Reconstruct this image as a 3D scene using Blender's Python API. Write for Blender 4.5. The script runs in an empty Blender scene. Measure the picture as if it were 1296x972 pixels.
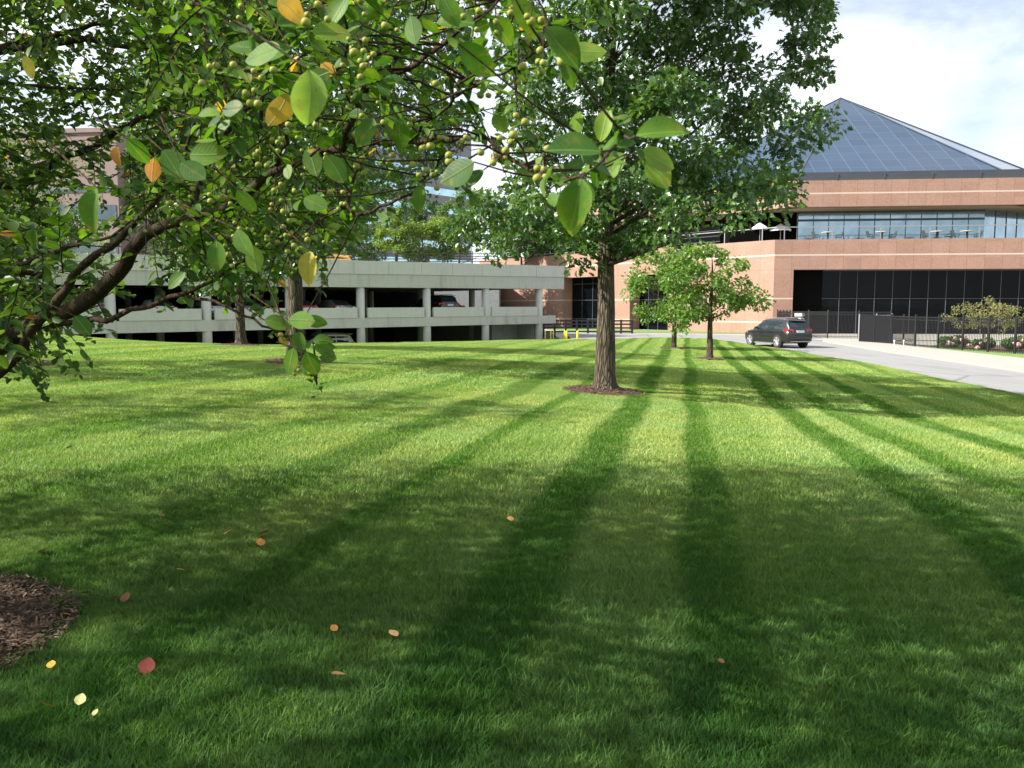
import bpy, bmesh, math, random
import numpy as np
from mathutils import Vector, Matrix, Euler
random.seed(11); rng = np.random.default_rng(11)
scene = bpy.context.scene
COL = scene.collection
R = math.radians
# ------------------------------------------------------------------ camera model
EYE = 2.6; F = 1048.0; TH = math.atan(99.0/1048.0)
CT, ST = math.cos(TH), math.sin(TH)
def P(px, py, Y):
    """world point seen at photo pixel (px,py) at forward distance Y"""
    u = (px-648)/F; v = (486-py)/F
    yc = CT + v*ST; zc = -ST + v*CT
    t = Y/yc
    return (u*t, Y, EYE + zc*t)
def proj(x, y, z):
    z = z-EYE
    d = y*CT - z*ST; v = y*ST + z*CT
    d = np.where(d < 0.05, 0.05, d)
    return 648 + F*x/d, 486 - F*v/d
# ------------------------------------------------------------------ terrain
RE = [(-30, 8.0), (-12, 10.5), (0, 12.3), (10, 13.4), (22.7, 14.1), (28, 14.7), (36, 15.4), (46, 15.5), (56, 15.2), (62, 14.2), (70, 13)]
REY = np.array([a for a, b in RE], float); REX = np.array([b for a, b in RE], float)
def road_edge(y): return np.interp(y, REY, REX)
def cpt(px, py, Y): p = P(px, py, Y); return (p[0], p[1], p[2])
CREST = [cpt(60, 421, 40), cpt(143, 431, 42), cpt(200, 435, 43.5), cpt(264, 437.5, 45), cpt(371, 437, 48), cpt(450, 435, 51.5),
         cpt(550, 433, 55.5), cpt(640, 431, 59), cpt(700, 430, 61), cpt(780, 429, 61.5), cpt(850, 428, 61)]
CX = np.array([-70, -34] + [c[0] for c in CREST] + [16]); CY = np.array([30, 38] + [c[1] for c in CREST] + [60.5])
def crest_y(x): return np.interp(x, CX, CY)
ctrl = [(0,-8,1.05), (-8,-8,1.1), (7,-8,.55), (0,0,1.05), (-5,2,1.1), (6,2,.82), (0,6,1.0), (0,12,.88), (-6,10,1.08), (-13,10,1.2),
        (-16,0,1.25), (2.07,18.5,.66), (6,17,.42), (10,17,.27), (8,8,.62), (-5.8,22,1.07), (-10.8,33,1.0), (-18,20,1.3), (-22,30,1.4),
        (-34,15,1.6), (-34,38,1.9), (0,25,.82), (0,34,.66), (5,28,.5), (-4,42,.6), (0,50,.42), (-60,0,2.2), (-60,35,2.4)]
ctrl += [cpt(898,455,37), cpt(853,441,45)] + CREST[0:]
for yy in (-12, -4, 4, 12, 18, 22.7, 28, 36, 46, 56): ctrl.append((float(road_edge(yy)), yy, .10))
ctrl = np.array(ctrl, float)
def _k(r2): return 0.5*r2*np.log(r2+1e-9)
n = len(ctrl)
K = _k(((ctrl[:, None, :2]-ctrl[None, :, :2])**2).sum(2)) + np.eye(n)*2.0
Pm = np.hstack([np.ones((n, 1)), ctrl[:, :2]])
A_ = np.block([[K, Pm], [Pm.T, np.zeros((3, 3))]])
W_ = np.linalg.solve(A_, np.concatenate([ctrl[:, 2], np.zeros(3)]))
def gz(x, y):
    x = np.atleast_1d(np.asarray(x, float)); y = np.atleast_1d(np.asarray(y, float))
    out = np.zeros(x.shape)
    for i in range(n): out += W_[i]*_k((x-ctrl[i, 0])**2+(y-ctrl[i, 1])**2)
    out += W_[n] + W_[n+1]*x + W_[n+2]*y
    out += 0.018*np.sin(x*.9+1.3)*np.cos(y*.55)
    over = np.clip(y-crest_y(x), 0, None)
    out = out - np.minimum(over*.55, 3.5)
    return out
def g1(x, y): return float(gz(x, y)[0])
def ground_hit(px, py):
    """march the pixel's ray to the lawn"""
    last = 1.0
    for Y in np.arange(1.2, 64, .05):
        p = P(px, py, Y)
        if p[2] <= g1(p[0], p[1]): return p[0], p[1], g1(p[0], p[1])
    return p
# ------------------------------------------------------------------ materials
def new_mat(name):
    m = bpy.data.materials.new(name); m.use_nodes = True
    nt = m.node_tree; b = nt.nodes['Principled BSDF']
    return m, nt, b
def N(nt, t, **kw):
    nd = nt.nodes.new(t)
    for k, v in kw.items():
        if hasattr(nd, k): setattr(nd, k, v)
        else: nd.inputs[k].default_value = v
    return nd
def ramp(nt, fac, stops, interp='LINEAR'):
    r = nt.nodes.new('ShaderNodeValToRGB'); cr = r.color_ramp; cr.interpolation = interp
    while len(cr.elements) < len(stops): cr.elements.new(.5)
    for e, (p, c) in zip(cr.elements, stops):
        e.position = p; e.color = (c[0], c[1], c[2], 1) if not isinstance(c, (int, float)) else (c, c, c, 1)
    nt.links.new(fac, r.inputs[0]); return r.outputs[0]
def mixc(nt, fac, a, b, mode='MIX'):
    m = nt.nodes.new('ShaderNodeMix'); m.data_type = 'RGBA'; m.blend_type = mode
    for s, v in ((m.inputs[0], fac), (m.inputs[6], a), (m.inputs[7], b)):
        if hasattr(v, 'is_linked') or hasattr(v, 'links'): nt.links.new(v, s)
        elif isinstance(v, (int, float)): s.default_value = v
        else: s.default_value = (v[0], v[1], v[2], 1)
    return m.outputs[2]
def math_(nt, op, a, b=None, clamp=False):
    m = nt.nodes.new('ShaderNodeMath'); m.operation = op; m.use_clamp = clamp
    for i, v in enumerate((a, b)):
        if v is None: continue
        if hasattr(v, 'links'): nt.links.new(v, m.inputs[i])
        else: m.inputs[i].default_value = v
    return m.outputs[0]
def noise(nt, vec, scale, detail=4, rough=.6, dist=0):
    nd = nt.nodes.new('ShaderNodeTexNoise'); nd.inputs['Scale'].default_value = scale
    nd.inputs['Detail'].default_value = detail; nd.inputs['Roughness'].default_value = rough; nd.inputs['Distortion'].default_value = dist
    if vec is not None: nt.links.new(vec, nd.inputs['Vector'])
    return nd.outputs[0]
def mapping(nt, vec, scale=(1, 1, 1), rot=(0, 0, 0), loc=(0, 0, 0)):
    m = nt.nodes.new('ShaderNodeMapping'); m.inputs['Scale'].default_value = scale; m.inputs['Rotation'].default_value = rot
    m.inputs['Location'].default_value = loc
    nt.links.new(vec, m.inputs['Vector']); return m.outputs[0]
def gpos(nt): return nt.nodes.new('ShaderNodeNewGeometry').outputs['Position']
def objc(nt): return nt.nodes.new('ShaderNodeTexCoord').outputs['Object']
def bump(nt, b, h, strength=.3, dist=.02):
    bp = nt.nodes.new('ShaderNodeBump'); bp.inputs['Strength'].default_value = strength; bp.inputs['Distance'].default_value = dist
    nt.links.new(h, bp.inputs['Height']); nt.links.new(bp.outputs[0], b.inputs['Normal'])
def simple(name, c, rough=.6, var=.15, scale=3, metal=0, bmp=0, spec=.5):
    m, nt, b = new_mat(name)
    v = noise(nt, gpos(nt), scale, 5)
    col = ramp(nt, v, [(.25, tuple(x*(1-var) for x in c)), (.75, tuple(min(1, x*(1+var)) for x in c))])
    nt.links.new(col, b.inputs['Base Color']); b.inputs['Roughness'].default_value = rough; b.inputs['Metallic'].default_value = metal
    b.inputs['Specular IOR Level'].default_value = spec
    if bmp: bump(nt, b, noise(nt, gpos(nt), scale*8, 6), bmp, .01)
    return m
# stripes: dark mower lines at these offsets across the lawn
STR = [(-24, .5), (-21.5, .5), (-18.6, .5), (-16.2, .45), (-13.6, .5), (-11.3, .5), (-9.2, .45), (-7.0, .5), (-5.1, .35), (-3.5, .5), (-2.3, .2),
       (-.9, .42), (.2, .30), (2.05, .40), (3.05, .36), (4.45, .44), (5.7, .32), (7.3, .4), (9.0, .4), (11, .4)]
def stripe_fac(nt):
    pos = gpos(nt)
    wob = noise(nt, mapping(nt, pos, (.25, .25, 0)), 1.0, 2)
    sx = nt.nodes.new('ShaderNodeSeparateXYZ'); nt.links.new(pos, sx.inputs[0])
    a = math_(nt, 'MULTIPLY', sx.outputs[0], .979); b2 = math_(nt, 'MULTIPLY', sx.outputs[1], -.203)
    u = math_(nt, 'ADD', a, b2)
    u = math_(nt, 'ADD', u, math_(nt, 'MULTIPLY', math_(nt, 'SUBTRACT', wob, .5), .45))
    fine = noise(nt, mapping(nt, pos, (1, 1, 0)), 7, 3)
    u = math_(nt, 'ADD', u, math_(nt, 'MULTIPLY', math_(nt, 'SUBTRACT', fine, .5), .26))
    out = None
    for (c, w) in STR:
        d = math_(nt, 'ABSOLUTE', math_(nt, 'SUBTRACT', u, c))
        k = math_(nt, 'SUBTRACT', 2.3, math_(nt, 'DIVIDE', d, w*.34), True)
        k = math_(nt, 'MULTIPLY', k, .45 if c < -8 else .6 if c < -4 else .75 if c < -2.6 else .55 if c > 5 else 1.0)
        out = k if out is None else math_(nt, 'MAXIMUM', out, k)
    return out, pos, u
def grass_mat(name, blades=True):
    m, nt, b = new_mat(name)
    s, pos, u = stripe_fac(nt)
    p2 = mapping(nt, pos, (1, 1, 0))
    big = noise(nt, p2, .35, 3); mid = noise(nt, p2, 2.2, 4)
    light = mixc(nt, ramp(nt, big, [(.35, 0), (.65, 1)]), (.385, .455, .155), (.29, .42, .165))
    # blue-green passes and straw patches
    w2 = noise(nt, mapping(nt, pos, (.979*.35, -.203*.35, 0)), 1.2, 1)
    light = mixc(nt, ramp(nt, mid, [(.56, 0), (.76, .55)]), light, (.46, .44, .23))
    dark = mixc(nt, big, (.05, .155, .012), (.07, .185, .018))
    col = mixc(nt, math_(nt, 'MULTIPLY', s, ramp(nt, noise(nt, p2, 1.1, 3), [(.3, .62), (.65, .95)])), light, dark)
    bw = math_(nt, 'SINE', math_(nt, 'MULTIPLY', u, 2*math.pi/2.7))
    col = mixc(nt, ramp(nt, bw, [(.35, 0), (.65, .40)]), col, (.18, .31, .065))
    lush = noise(nt, p2, .8, 2)
    col = mixc(nt, ramp(nt, lush, [(.50, 0), (.70, .40)]), col, (.12, .27, .03))
    # canopy shade painted into the grass colour towards the viewpoint's end
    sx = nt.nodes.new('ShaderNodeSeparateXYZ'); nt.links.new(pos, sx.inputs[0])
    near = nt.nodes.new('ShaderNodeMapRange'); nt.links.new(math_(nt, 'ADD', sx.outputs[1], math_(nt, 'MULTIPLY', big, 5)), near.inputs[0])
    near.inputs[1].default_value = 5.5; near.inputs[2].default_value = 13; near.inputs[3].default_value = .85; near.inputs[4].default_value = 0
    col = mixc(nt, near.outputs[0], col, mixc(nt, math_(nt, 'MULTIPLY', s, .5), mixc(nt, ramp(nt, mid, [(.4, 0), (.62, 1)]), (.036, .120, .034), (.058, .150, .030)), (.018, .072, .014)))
    if blades:
        at = nt.nodes.new('ShaderNodeAttribute'); at.attribute_name = 'tint'
        col = mixc(nt, 1.0, col, ramp(nt, at.outputs['Fac'], [(0, (.60, .66, .5)), (.6, (1, 1, 1)), (.9, (1.3, 1.2, 1.0)), (1, (1.7, 1.35, 1.1))]), 'MULTIPLY')
        nt.links.new(col, b.inputs['Base Color'])
        b.inputs['Roughness'].default_value = .55; b.inputs['Specular IOR Level'].default_value = .14
        tr = nt.nodes.new('ShaderNodeBsdfTranslucent'); nt.links.new(mixc(nt, 1, col, (1.0, 1.15, .45), 'MULTIPLY'), tr.inputs[0])
        mx = nt.nodes.new('ShaderNodeMixShader'); mx.inputs[0].default_value = .35
        nt.links.new(b.outputs[0], mx.inputs[1]); nt.links.new(tr.outputs[0], mx.inputs[2])
        nt.links.new(mx.outputs[0], nt.nodes['Material Output'].inputs[0])
    else:
        f = noise(nt, p2, 60, 6, .7)
        col = mixc(nt, 1, col, ramp(nt, f, [(.3, (.45, .42, .4)), (.7, (1, 1, 1))]), 'MULTIPLY')
        nt.links.new(col, b.inputs['Base Color']); b.inputs['Roughness'].default_value = .9
        b.inputs['Specular IOR Level'].default_value = .1
        bump(nt, b, f, .6, .03)
    return m
M = {}
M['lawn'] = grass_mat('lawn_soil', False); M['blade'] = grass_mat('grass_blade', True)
def leaf_mat(name, c_lo, c_hi, trans=.35, rough=.35, c_rare=None, spec=.5, under=None):
    m, nt, b = new_mat(name)
    at = nt.nodes.new('ShaderNodeAttribute'); at.attribute_name = 'tint'
    st = [(0, c_lo), (.9, c_hi)]
    if c_rare: st = [(0, c_lo), (.93, c_hi), (.96, c_rare), (1, c_rare)]
    col = ramp(nt, at.outputs['Fac'], st)
    v = noise(nt, objc(nt), 30, 3)
    col = mixc(nt, 1, col, ramp(nt, v, [(.3, (.8, .8, .8)), (.7, (1.15, 1.12, 1.0))]), 'MULTIPLY')
    geo = nt.nodes.new('ShaderNodeNewGeometry')
    col = mixc(nt, geo.outputs['Backfacing'], col, mixc(nt, .35, col, under or (.16, .22, .12)))
    nt.links.new(col, b.inputs['Base Color']); b.inputs['Roughness'].default_value = rough
    b.inputs['Specular IOR Level'].default_value = spec
    tr = nt.nodes.new('ShaderNodeBsdfTranslucent'); nt.links.new(mixc(nt, 1, col, (1.5, 1.6, .45), 'MULTIPLY'), tr.inputs[0])
    mx = nt.nodes.new('ShaderNodeMixShader'); mx.inputs[0].default_value = trans
    nt.links.new(b.outputs[0], mx.inputs[1]); nt.links.new(tr.outputs[0], mx.inputs[2])
    nt.links.new(mx.outputs[0], nt.nodes['Material Output'].inputs[0])
    return m
M['oakleaf'] = leaf_mat('oak_leaf', (.022, .075, .016), (.09, .19, .036), .3, .34, spec=.75)
M['youngleaf'] = leaf_mat('young_tree_leaf', (.07, .17, .02), (.16, .27, .035), .4, .4, spec=.6)
M['crableaf'] = leaf_mat('crab_apple_leaf', (.022, .070, .012), (.11, .20, .025), .45, .42, (.45, .22, .03))
M['farleaf'] = leaf_mat('far_leaf', (.045, .12, .022), (.13, .23, .035), .35, .5)
M['limeleaf'] = leaf_mat('lime_leaf', (.11, .2, .02), (.24, .32, .04), .4, .5)
M['drytree'] = leaf_mat('feathery_leaf', (.16, .14, .06), (.24, .25, .1), .3, .6)
def hero_leaf_mat():
    m, nt, b = new_mat('near_crab_apple_leaf')
    uv = nt.nodes.new('ShaderNodeUVMap'); uv.uv_map = 'UVMap'
    at = nt.nodes.new('ShaderNodeAttribute'); at.attribute_name = 'tint'
    sx = nt.nodes.new('ShaderNodeSeparateXYZ'); nt.links.new(uv.outputs[0], sx.inputs[0])
    base = ramp(nt, at.outputs['Fac'], [(0, (.03, .095, .018)), (.40, (.085, .19, .022)), (.62, (.18, .29, .035)), (.72, (.24, .36, .12)), (.85, (.5, .33, .03)), (1, (.55, .20, .03))])
    # blemishes toward the tip
    bl = noise(nt, mapping(nt, objc(nt), (1, 1, 1)), 75, 4)
    msk = math_(nt, 'MULTIPLY', ramp(nt, bl, [(.52, 0), (.66, 1)]), ramp(nt, sx.outputs[1], [(.3, 0), (.9, 1)]))
    base = mixc(nt, math_(nt, 'MULTIPLY', msk, .7), base, (.28, .19, .07))
    sp = noise(nt, objc(nt), 260, 2)
    base = mixc(nt, ramp(nt, sp, [(.66, 0), (.70, .8)]), base, (.10, .055, .02))
    lg = noise(nt, objc(nt), 22, 2)
    base = mixc(nt, 1, base, ramp(nt, lg, [(.3, (.62, .68, .7)), (.7, (1.3, 1.2, .9))]), 'MULTIPLY')
    # veins
    d = math_(nt, 'ABSOLUTE', math_(nt, 'SUBTRACT', sx.outputs[0], .5))
    mid = ramp(nt, d, [(0, 1), (.035, 0)])
    w = math_(nt, 'ADD', math_(nt, 'MULTIPLY', sx.outputs[1], 9), math_(nt, 'MULTIPLY', d, -6))
    fr = math_(nt, 'ABSOLUTE', math_(nt, 'SUBTRACT', math_(nt, 'FRACT', w), .5))
    vein = math_(nt, 'MAXIMUM', mid, math_(nt, 'MULTIPLY', ramp(nt, fr, [(0, 1), (.06, 0)]), .35))
    base = mixc(nt, math_(nt, 'MULTIPLY', vein, .5), base, (.22, .32, .12))
    nt.links.new(base, b.inputs['Base Color']); b.inputs['Roughness'].default_value = .5; b.inputs['Specular IOR Level'].default_value = .22
    tr = nt.nodes.new('ShaderNodeBsdfTranslucent'); nt.links.new(mixc(nt, 1, base, (1.5, 1.6, .45), 'MULTIPLY'), tr.inputs[0])
    mx = nt.nodes.new('ShaderNodeMixShader'); mx.inputs[0].default_value = .4
    nt.links.new(b.outputs[0], mx.inputs[1]); nt.links.new(tr.outputs[0], mx.inputs[2])
    nt.links.new(mx.outputs[0], nt.nodes['Material Output'].inputs[0])
    bump(nt, b, vein, .4, .002)
    return m
M['heroleaf'] = hero_leaf_mat()
def bark_mat(name, c1, c2, sc=9, zs=.22, st=.9, dist=.03):
    m, nt, b = new_mat(name)
    p = mapping(nt, gpos(nt), (1, 1, zs))
    v = noise(nt, p, sc, 6, .65, .6); w = noise(nt, gpos(nt), 1.6, 3)
    vo = nt.nodes.new('ShaderNodeTexVoronoi'); vo.feature = 'DISTANCE_TO_EDGE'; vo.inputs['Scale'].default_value = sc*1.6
    nt.links.new(mapping(nt, gpos(nt), (1, 1, zs*.7)), vo.inputs['Vector'])
    h = math_(nt, 'ADD', math_(nt, 'MULTIPLY', ramp(nt, vo.outputs[0], [(0, 0), (.25, 1)]), .7), math_(nt, 'MULTIPLY', v, .8))
    col = ramp(nt, h, [(.2, c1), (1, c2)])
    moss = ramp(nt, w, [(.5, 0), (.7, .5)])
    col = mixc(nt, moss, col, mixc(nt, .5, col, (.10, .10, .045)))
    nt.links.new(col, b.inputs['Base Color']); b.inputs['Roughness'].default_value = .9; b.inputs['Specular IOR Level'].default_value = .15
    bump(nt, b, h, st, dist)
    return m
M['oakbark'] = bark_mat('oak_bark', (.02, .015, .010), (.135, .112, .08), 11, .2, 1.0, .05)
M['crabbark'] = bark_mat('crab_bark', (.010, .007, .005), (.055, .032, .02), 40, .6, .6, .004)
M['apple'] = None
def apple_mat():
    m, nt, b = new_mat('crabapple_skin')
    v = noise(nt, objc(nt), 45, 3)
    c = ramp(nt, v, [(.3, (.15, .21, .025)), (.5, (.25, .29, .04)), (.66, (.33, .20, .07))])
    nt.links.new(c, b.inputs['Base Color']); b.inputs['Roughness'].default_value = .55
    b.inputs['Specular IOR Level'].default_value = .3
    b.inputs['Subsurface Weight'].default_value = .0
    return m
M['apple'] = apple_mat()
def mulch_mat():
    m, nt, b = new_mat('mulch')
    v = noise(nt, mapping(nt, gpos(nt), (1, 1, 1)), 38, 5, .7)
    c = ramp(nt, v, [(.3, (.03, .015, .009)), (.55, (.12, .06, .038)), (.8, (.26, .15, .10))])
    nt.links.new(c, b.inputs['Base Color']); b.inputs['Roughness'].default_value = .95; bump(nt, b, v, 1, .03)
    return m
M['mulch'] = mulch_mat()
def chip_mat():
    m, nt, b = new_mat('mulch_chip')
    at = nt.nodes.new('ShaderNodeAttribute'); at.attribute_name = 'tint'
    c = ramp(nt, at.outputs['Fac'], [(0, (.028, .017, .010)), (.55, (.11, .068, .040)), (.85, (.24, .15, .10)), (1, (.42, .32, .24))])
    nt.links.new(c, b.inputs['Base Color']); b.inputs['Roughness'].default_value = .9
    return m
M['chip'] = chip_mat()
def concrete(name, c, stain=.5, seam=0):
    m, nt, b = new_mat(name)
    p = gpos(nt)
    v = noise(nt, p, .9, 6, .65); s = noise(nt, mapping(nt, p, (1.2, 1.2, .35)), 1.3, 6, .7); f = noise(nt, p, 14, 4)
    col = mixc(nt, v, tuple(x*.85 for x in c), tuple(x*1.1 for x in c))
    col = mixc(nt, ramp(nt, s, [(.52, 0), (.75, stain)]), col, tuple(x*.45 for x in c))
    stq = noise(nt, mapping(nt, p, (2.2, 2.2, .12)), 2.0, 5, .75)
    col = mixc(nt, ramp(nt, stq, [(.55, 0), (.72, stain*.7)]), col, tuple(x*.4 for x in c))
    col = mixc(nt, .25, col, ramp(nt, f, [(.3, tuple(x*.8 for x in c)), (.7, tuple(x*1.15 for x in c))]))
    nt.links.new(col, b.inputs['Base Color']); b.inputs['Roughness'].default_value = .85; b.inputs['Specular IOR Level'].default_value = .2
    bump(nt, b, f, .15, .01)
    return m
M['conc'] = concrete('concrete_panel', (.51, .51, .475), .4); M['conc2'] = concrete('concrete_beam', (.46, .46, .42), .85)
M['walk'] = concrete('pale_concrete_paving', (.34, .325, .29), .3)
M['soffit'] = concrete('cream_soffit', (.42, .37, .26), .12)
def asphalt():
    m, nt, b = new_mat('old_asphalt')
    p = gpos(nt); v = noise(nt, p, .35, 5); f = noise(nt, p, 60, 3)
    w = noise(nt, mapping(nt, p, (1.1, .06, 1)), 1.4, 4)
    col = ramp(nt, math_(nt, 'ADD', math_(nt, 'MULTIPLY', v, .35), math_(nt, 'MULTIPLY', w, .65)), [(.35, (.19, .19, .19)), (.6, (.25, .25, .245)), (.75, (.30, .295, .285))])
    col = mixc(nt, .3, col, ramp(nt, f, [(.3, (.12, .12, .12)), (.7, (.34, .34, .34))]))
    ck = nt.nodes.new('ShaderNodeTexVoronoi'); ck.feature = 'DISTANCE_TO_EDGE'; ck.inputs['Scale'].default_value = .22
    nt.links.new(mapping(nt, p, (1, .45, 0), (0, 0, .3)), ck.inputs['Vector'])
    col = mixc(nt, ramp(nt, ck.outputs[0], [(.004, .6), (.012, 0)]), col, (.08, .08, .08))
    pt = noise(nt, mapping(nt, p, (1, .3, 0), (0, 0, .2), (3, 1, 0)), .5, 2)
    col = mixc(nt, ramp(nt, pt, [(.60, 0), (.64, .35)]), col, (.14, .14, .14))
    nt.links.new(col, b.inputs['Base Color']); b.inputs['Roughness'].default_value = .9; bump(nt, b, f, .3, .01)
    return m
M['asphalt'] = asphalt()
M['plaza'] = concrete('plaza_ground', (.34, .33, .31), .1)
M['earth'] = simple('earth', (.09, .12, .05), .95, .3, .2)
M['strip'] = simple('verge_grass', (.13, .22, .045), .95, .3, 3, bmp=.5)
def granite():
    m, nt, b = new_mat('pink_granite')
    uv = nt.nodes.new('ShaderNodeUVMap'); uv.uv_map = 'UVMap'
    sx = nt.nodes.new('ShaderNodeSeparateXYZ'); nt.links.new(uv.outputs[0], sx.inputs[0])
    f = noise(nt, gpos(nt), 7, 8, .8); g = noise(nt, gpos(nt), .5, 3)
    col = ramp(nt, f, [(.3, (.23, .128, .090)), (.5, (.31, .188, .138)), (.72, (.38, .25, .193))])
    # panel-to-panel tone
    vor = nt.nodes.new('ShaderNodeTexWhiteNoise'); vor.noise_dimensions = '2D'
    cx = nt.nodes.new('ShaderNodeCombineXYZ'); nt.links.new(math_(nt, 'FLOOR', math_(nt, 'DIVIDE', sx.outputs[0], 1.55)), cx.inputs[0])
    nt.links.new(math_(nt, 'FLOOR', math_(nt, 'DIVIDE', sx.outputs[1], 1.4)), cx.inputs[1]); nt.links.new(cx.outputs[0], vor.inputs['Vector'])
    col = mixc(nt, 1, col, ramp(nt, vor.outputs['Value'], [(0, (.93, .92, .92)), (1, (1.06, 1.05, 1.04))]), 'MULTIPLY')
    col = mixc(nt, ramp(nt, g, [(.45, 0), (.8, .3)]), col, (.38, .27, .225))
    fr = math_(nt, 'ABSOLUTE', math_(nt, 'SUBTRACT', math_(nt, 'FRACT', math_(nt, 'DIVIDE', sx.outputs[0], 1.55)), .5))
    seam = ramp(nt, fr, [(.478, 0), (.488, 1)])
    for zz in (5.95, 11.9, 9.9): seam = math_(nt, 'MAXIMUM', seam, ramp(nt, math_(nt, 'ABSOLUTE', math_(nt, 'SUBTRACT', sx.outputs[1], zz)), [(.012, 1), (.03, 0)]))
    col = mixc(nt, math_(nt, 'MULTIPLY', seam, .38), col, (.12, .06, .045))
    for zz in (1.04, 3.27, 7.3, 13.15):
        bd = ramp(nt, math_(nt, 'ABSOLUTE', math_(nt, 'SUBTRACT', sx.outputs[1], zz)), [(.06, 1), (.075, 0)])
        col = mixc(nt, bd, col, (.50, .41, .34))
    nt.links.new(col, b.inputs['Base Color']); b.inputs['Roughness'].default_value = .45; b.inputs['Specular IOR Level'].default_value = .3
    return m
M['granite'] = granite()
def glass(name, c, rough, spec=.5, metal=0, var=.2):
    m, nt, b = new_mat(name)
    v = noise(nt, gpos(nt), .5, 2)
    nt.links.new(ramp(nt, v, [(.3, tuple(x*(1-var) for x in c)), (.7, tuple(x*(1+var) for x in c))]), b.inputs['Base Color'])
    b.inputs['Roughness'].default_value = rough; b.inputs['Specular IOR Level'].default_value = spec; b.inputs['Metallic'].default_value = metal
    # slight waviness of the panes
    bump(nt, b, noise(nt, mapping(nt, gpos(nt), (1, 1, 1)), .7, 2), .08, .05)
    return m
M['darkglass'] = glass('dark_glass', (.003, .004, .005), .05, .12)
M['skyglass'] = glass('blue_glass', (.30, .42, .50), .08, .8, .75)
M['dullglass'] = glass('dull_glass', (.10, .13, .17), .15, .5, .4); M['towerglass'] = glass('tower_glass', (.50, .72, .78), .12, .8, .6)
def pyramid_glass():
    m, nt, b = new_mat('pyramid_glass')
    uv = nt.nodes.new('ShaderNodeUVMap'); uv.uv_map = 'UVMap'
    sx = nt.nodes.new('ShaderNodeSeparateXYZ'); nt.links.new(uv.outputs[0], sx.inputs[0])
    a = math_(nt, 'ABSOLUTE', math_(nt, 'SUBTRACT', math_(nt, 'FRACT', math_(nt, 'DIVIDE', sx.outputs[0], 1.72)), .5))
    c = math_(nt, 'ABSOLUTE', math_(nt, 'SUBTRACT', math_(nt, 'FRACT', math_(nt, 'DIVIDE', sx.outputs[1], 2.15)), .5))
    ln = math_(nt, 'MAXIMUM', ramp(nt, a, [(.470, 0), (.49, .9)]), ramp(nt, c, [(.48, 0), (.493, .6)]))
    v = noise(nt, gpos(nt), .25, 2)
    wn = nt.nodes.new('ShaderNodeTexWhiteNoise'); wn.noise_dimensions = '2D'
    cx = nt.nodes.new('ShaderNodeCombineXYZ'); nt.links.new(math_(nt, 'FLOOR', math_(nt, 'ADD', math_(nt, 'DIVIDE', sx.outputs[0], 1.72), .0)), cx.inputs[0])
    nt.links.new(math_(nt, 'FLOOR', math_(nt, 'DIVIDE', sx.outputs[1], 2.15)), cx.inputs[1]); nt.links.new(cx.outputs[0], wn.inputs['Vector'])
    col = mixc(nt, wn.outputs['Value'], (.010, .032, .070), (.016, .044, .088))
    col = mixc(nt, ln, col, (.09, .12, .165)); b.inputs['Specular IOR Level'].default_value = .22
    nt.links.new(col, b.inputs['Base Color'])
    nt.links.new(ramp(nt, ln, [(0, .07), (1, .5)]), b.inputs['Roughness'])
    return m
M['pyr'] = pyramid_glass()
M['gutter'] = simple('dark_gutter', (.05, .055, .065), .35, .1, 1)
M['black'] = simple('black_metal', (.012, .012, .014), .5, .1, 5)
M['greymetal'] = simple('grey_metal', (.30, .31, .33), .4, .1, 5, .5)
M['dullmetal'] = simple('dull_metal', (.085, .09, .095), .5, .1, 5); M['void'] = simple('painted_shade', (.004, .004, .004), .9, .2, 1, spec=.05)  # void: near-black colour stands in for deep shade behind openings
M['yellow'] = simple('yellow_paint', (.75, .60, .03), .5, .1, 6)
M['white'] = simple('white_canvas', (.80, .79, .76), .7, .05, 3)
M['block'] = simple('grey_block', (.24, .25, .25), .9, .15, 3)
M['spandrel'] = simple('grey_spandrel', (.20, .19, .21), .6, .08, .6)
M['brownwall'] = simple('mauve_brown_wall', (.22, .15, .14), .7, .08, .8)
M['petal'] = simple('pink_petal', (.75, .42, .47), .6, .2, 30)
M['tabletop'] = simple('pale_tabletop', (.62, .60, .52), .5, .05, 5)
M['chair'] = simple('grey_green_chair', (.045, .055, .055), .5, .1, 5)
# ------------------------------------------------------------------ mesh helpers
def setp(o, label=None, cat=None, group=None, kind=None):
    if label: o['label'] = label
    if cat: o['category'] = cat
    if group: o['group'] = group
    if kind: o['kind'] = kind
    return o
def empty(name, loc, label, cat, group=None, rz=0):
    o = bpy.data.objects.new(name, None); COL.objects.link(o); o.location = loc; o.rotation_euler = (0, 0, rz)
    o.empty_display_size = .2
    return setp(o, label, cat, group)
def par(o, p):
    o.parent = p
    if p is not None: o.matrix_parent_inverse = Matrix.Identity(4)
    return o
def link(name, me, mat, parent=None, world=False):
    o = bpy.data.objects.new(name, me); COL.objects.link(o)
    for mm in (mat if isinstance(mat, (list, tuple)) else [mat]): me.materials.append(mm)
    if parent is not None:
        o.parent = parent
        if world: # vertices given in world space under an un-rotated parent chain
            q = parent; M4 = Matrix.Identity(4); chain = []
            while q is not None: chain.append(q); q = q.parent
            for q in reversed(chain): M4 = M4 @ Matrix.LocRotScale(q.location, q.rotation_euler, q.scale)
            me.transform(M4.inverted())
    return o
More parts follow.
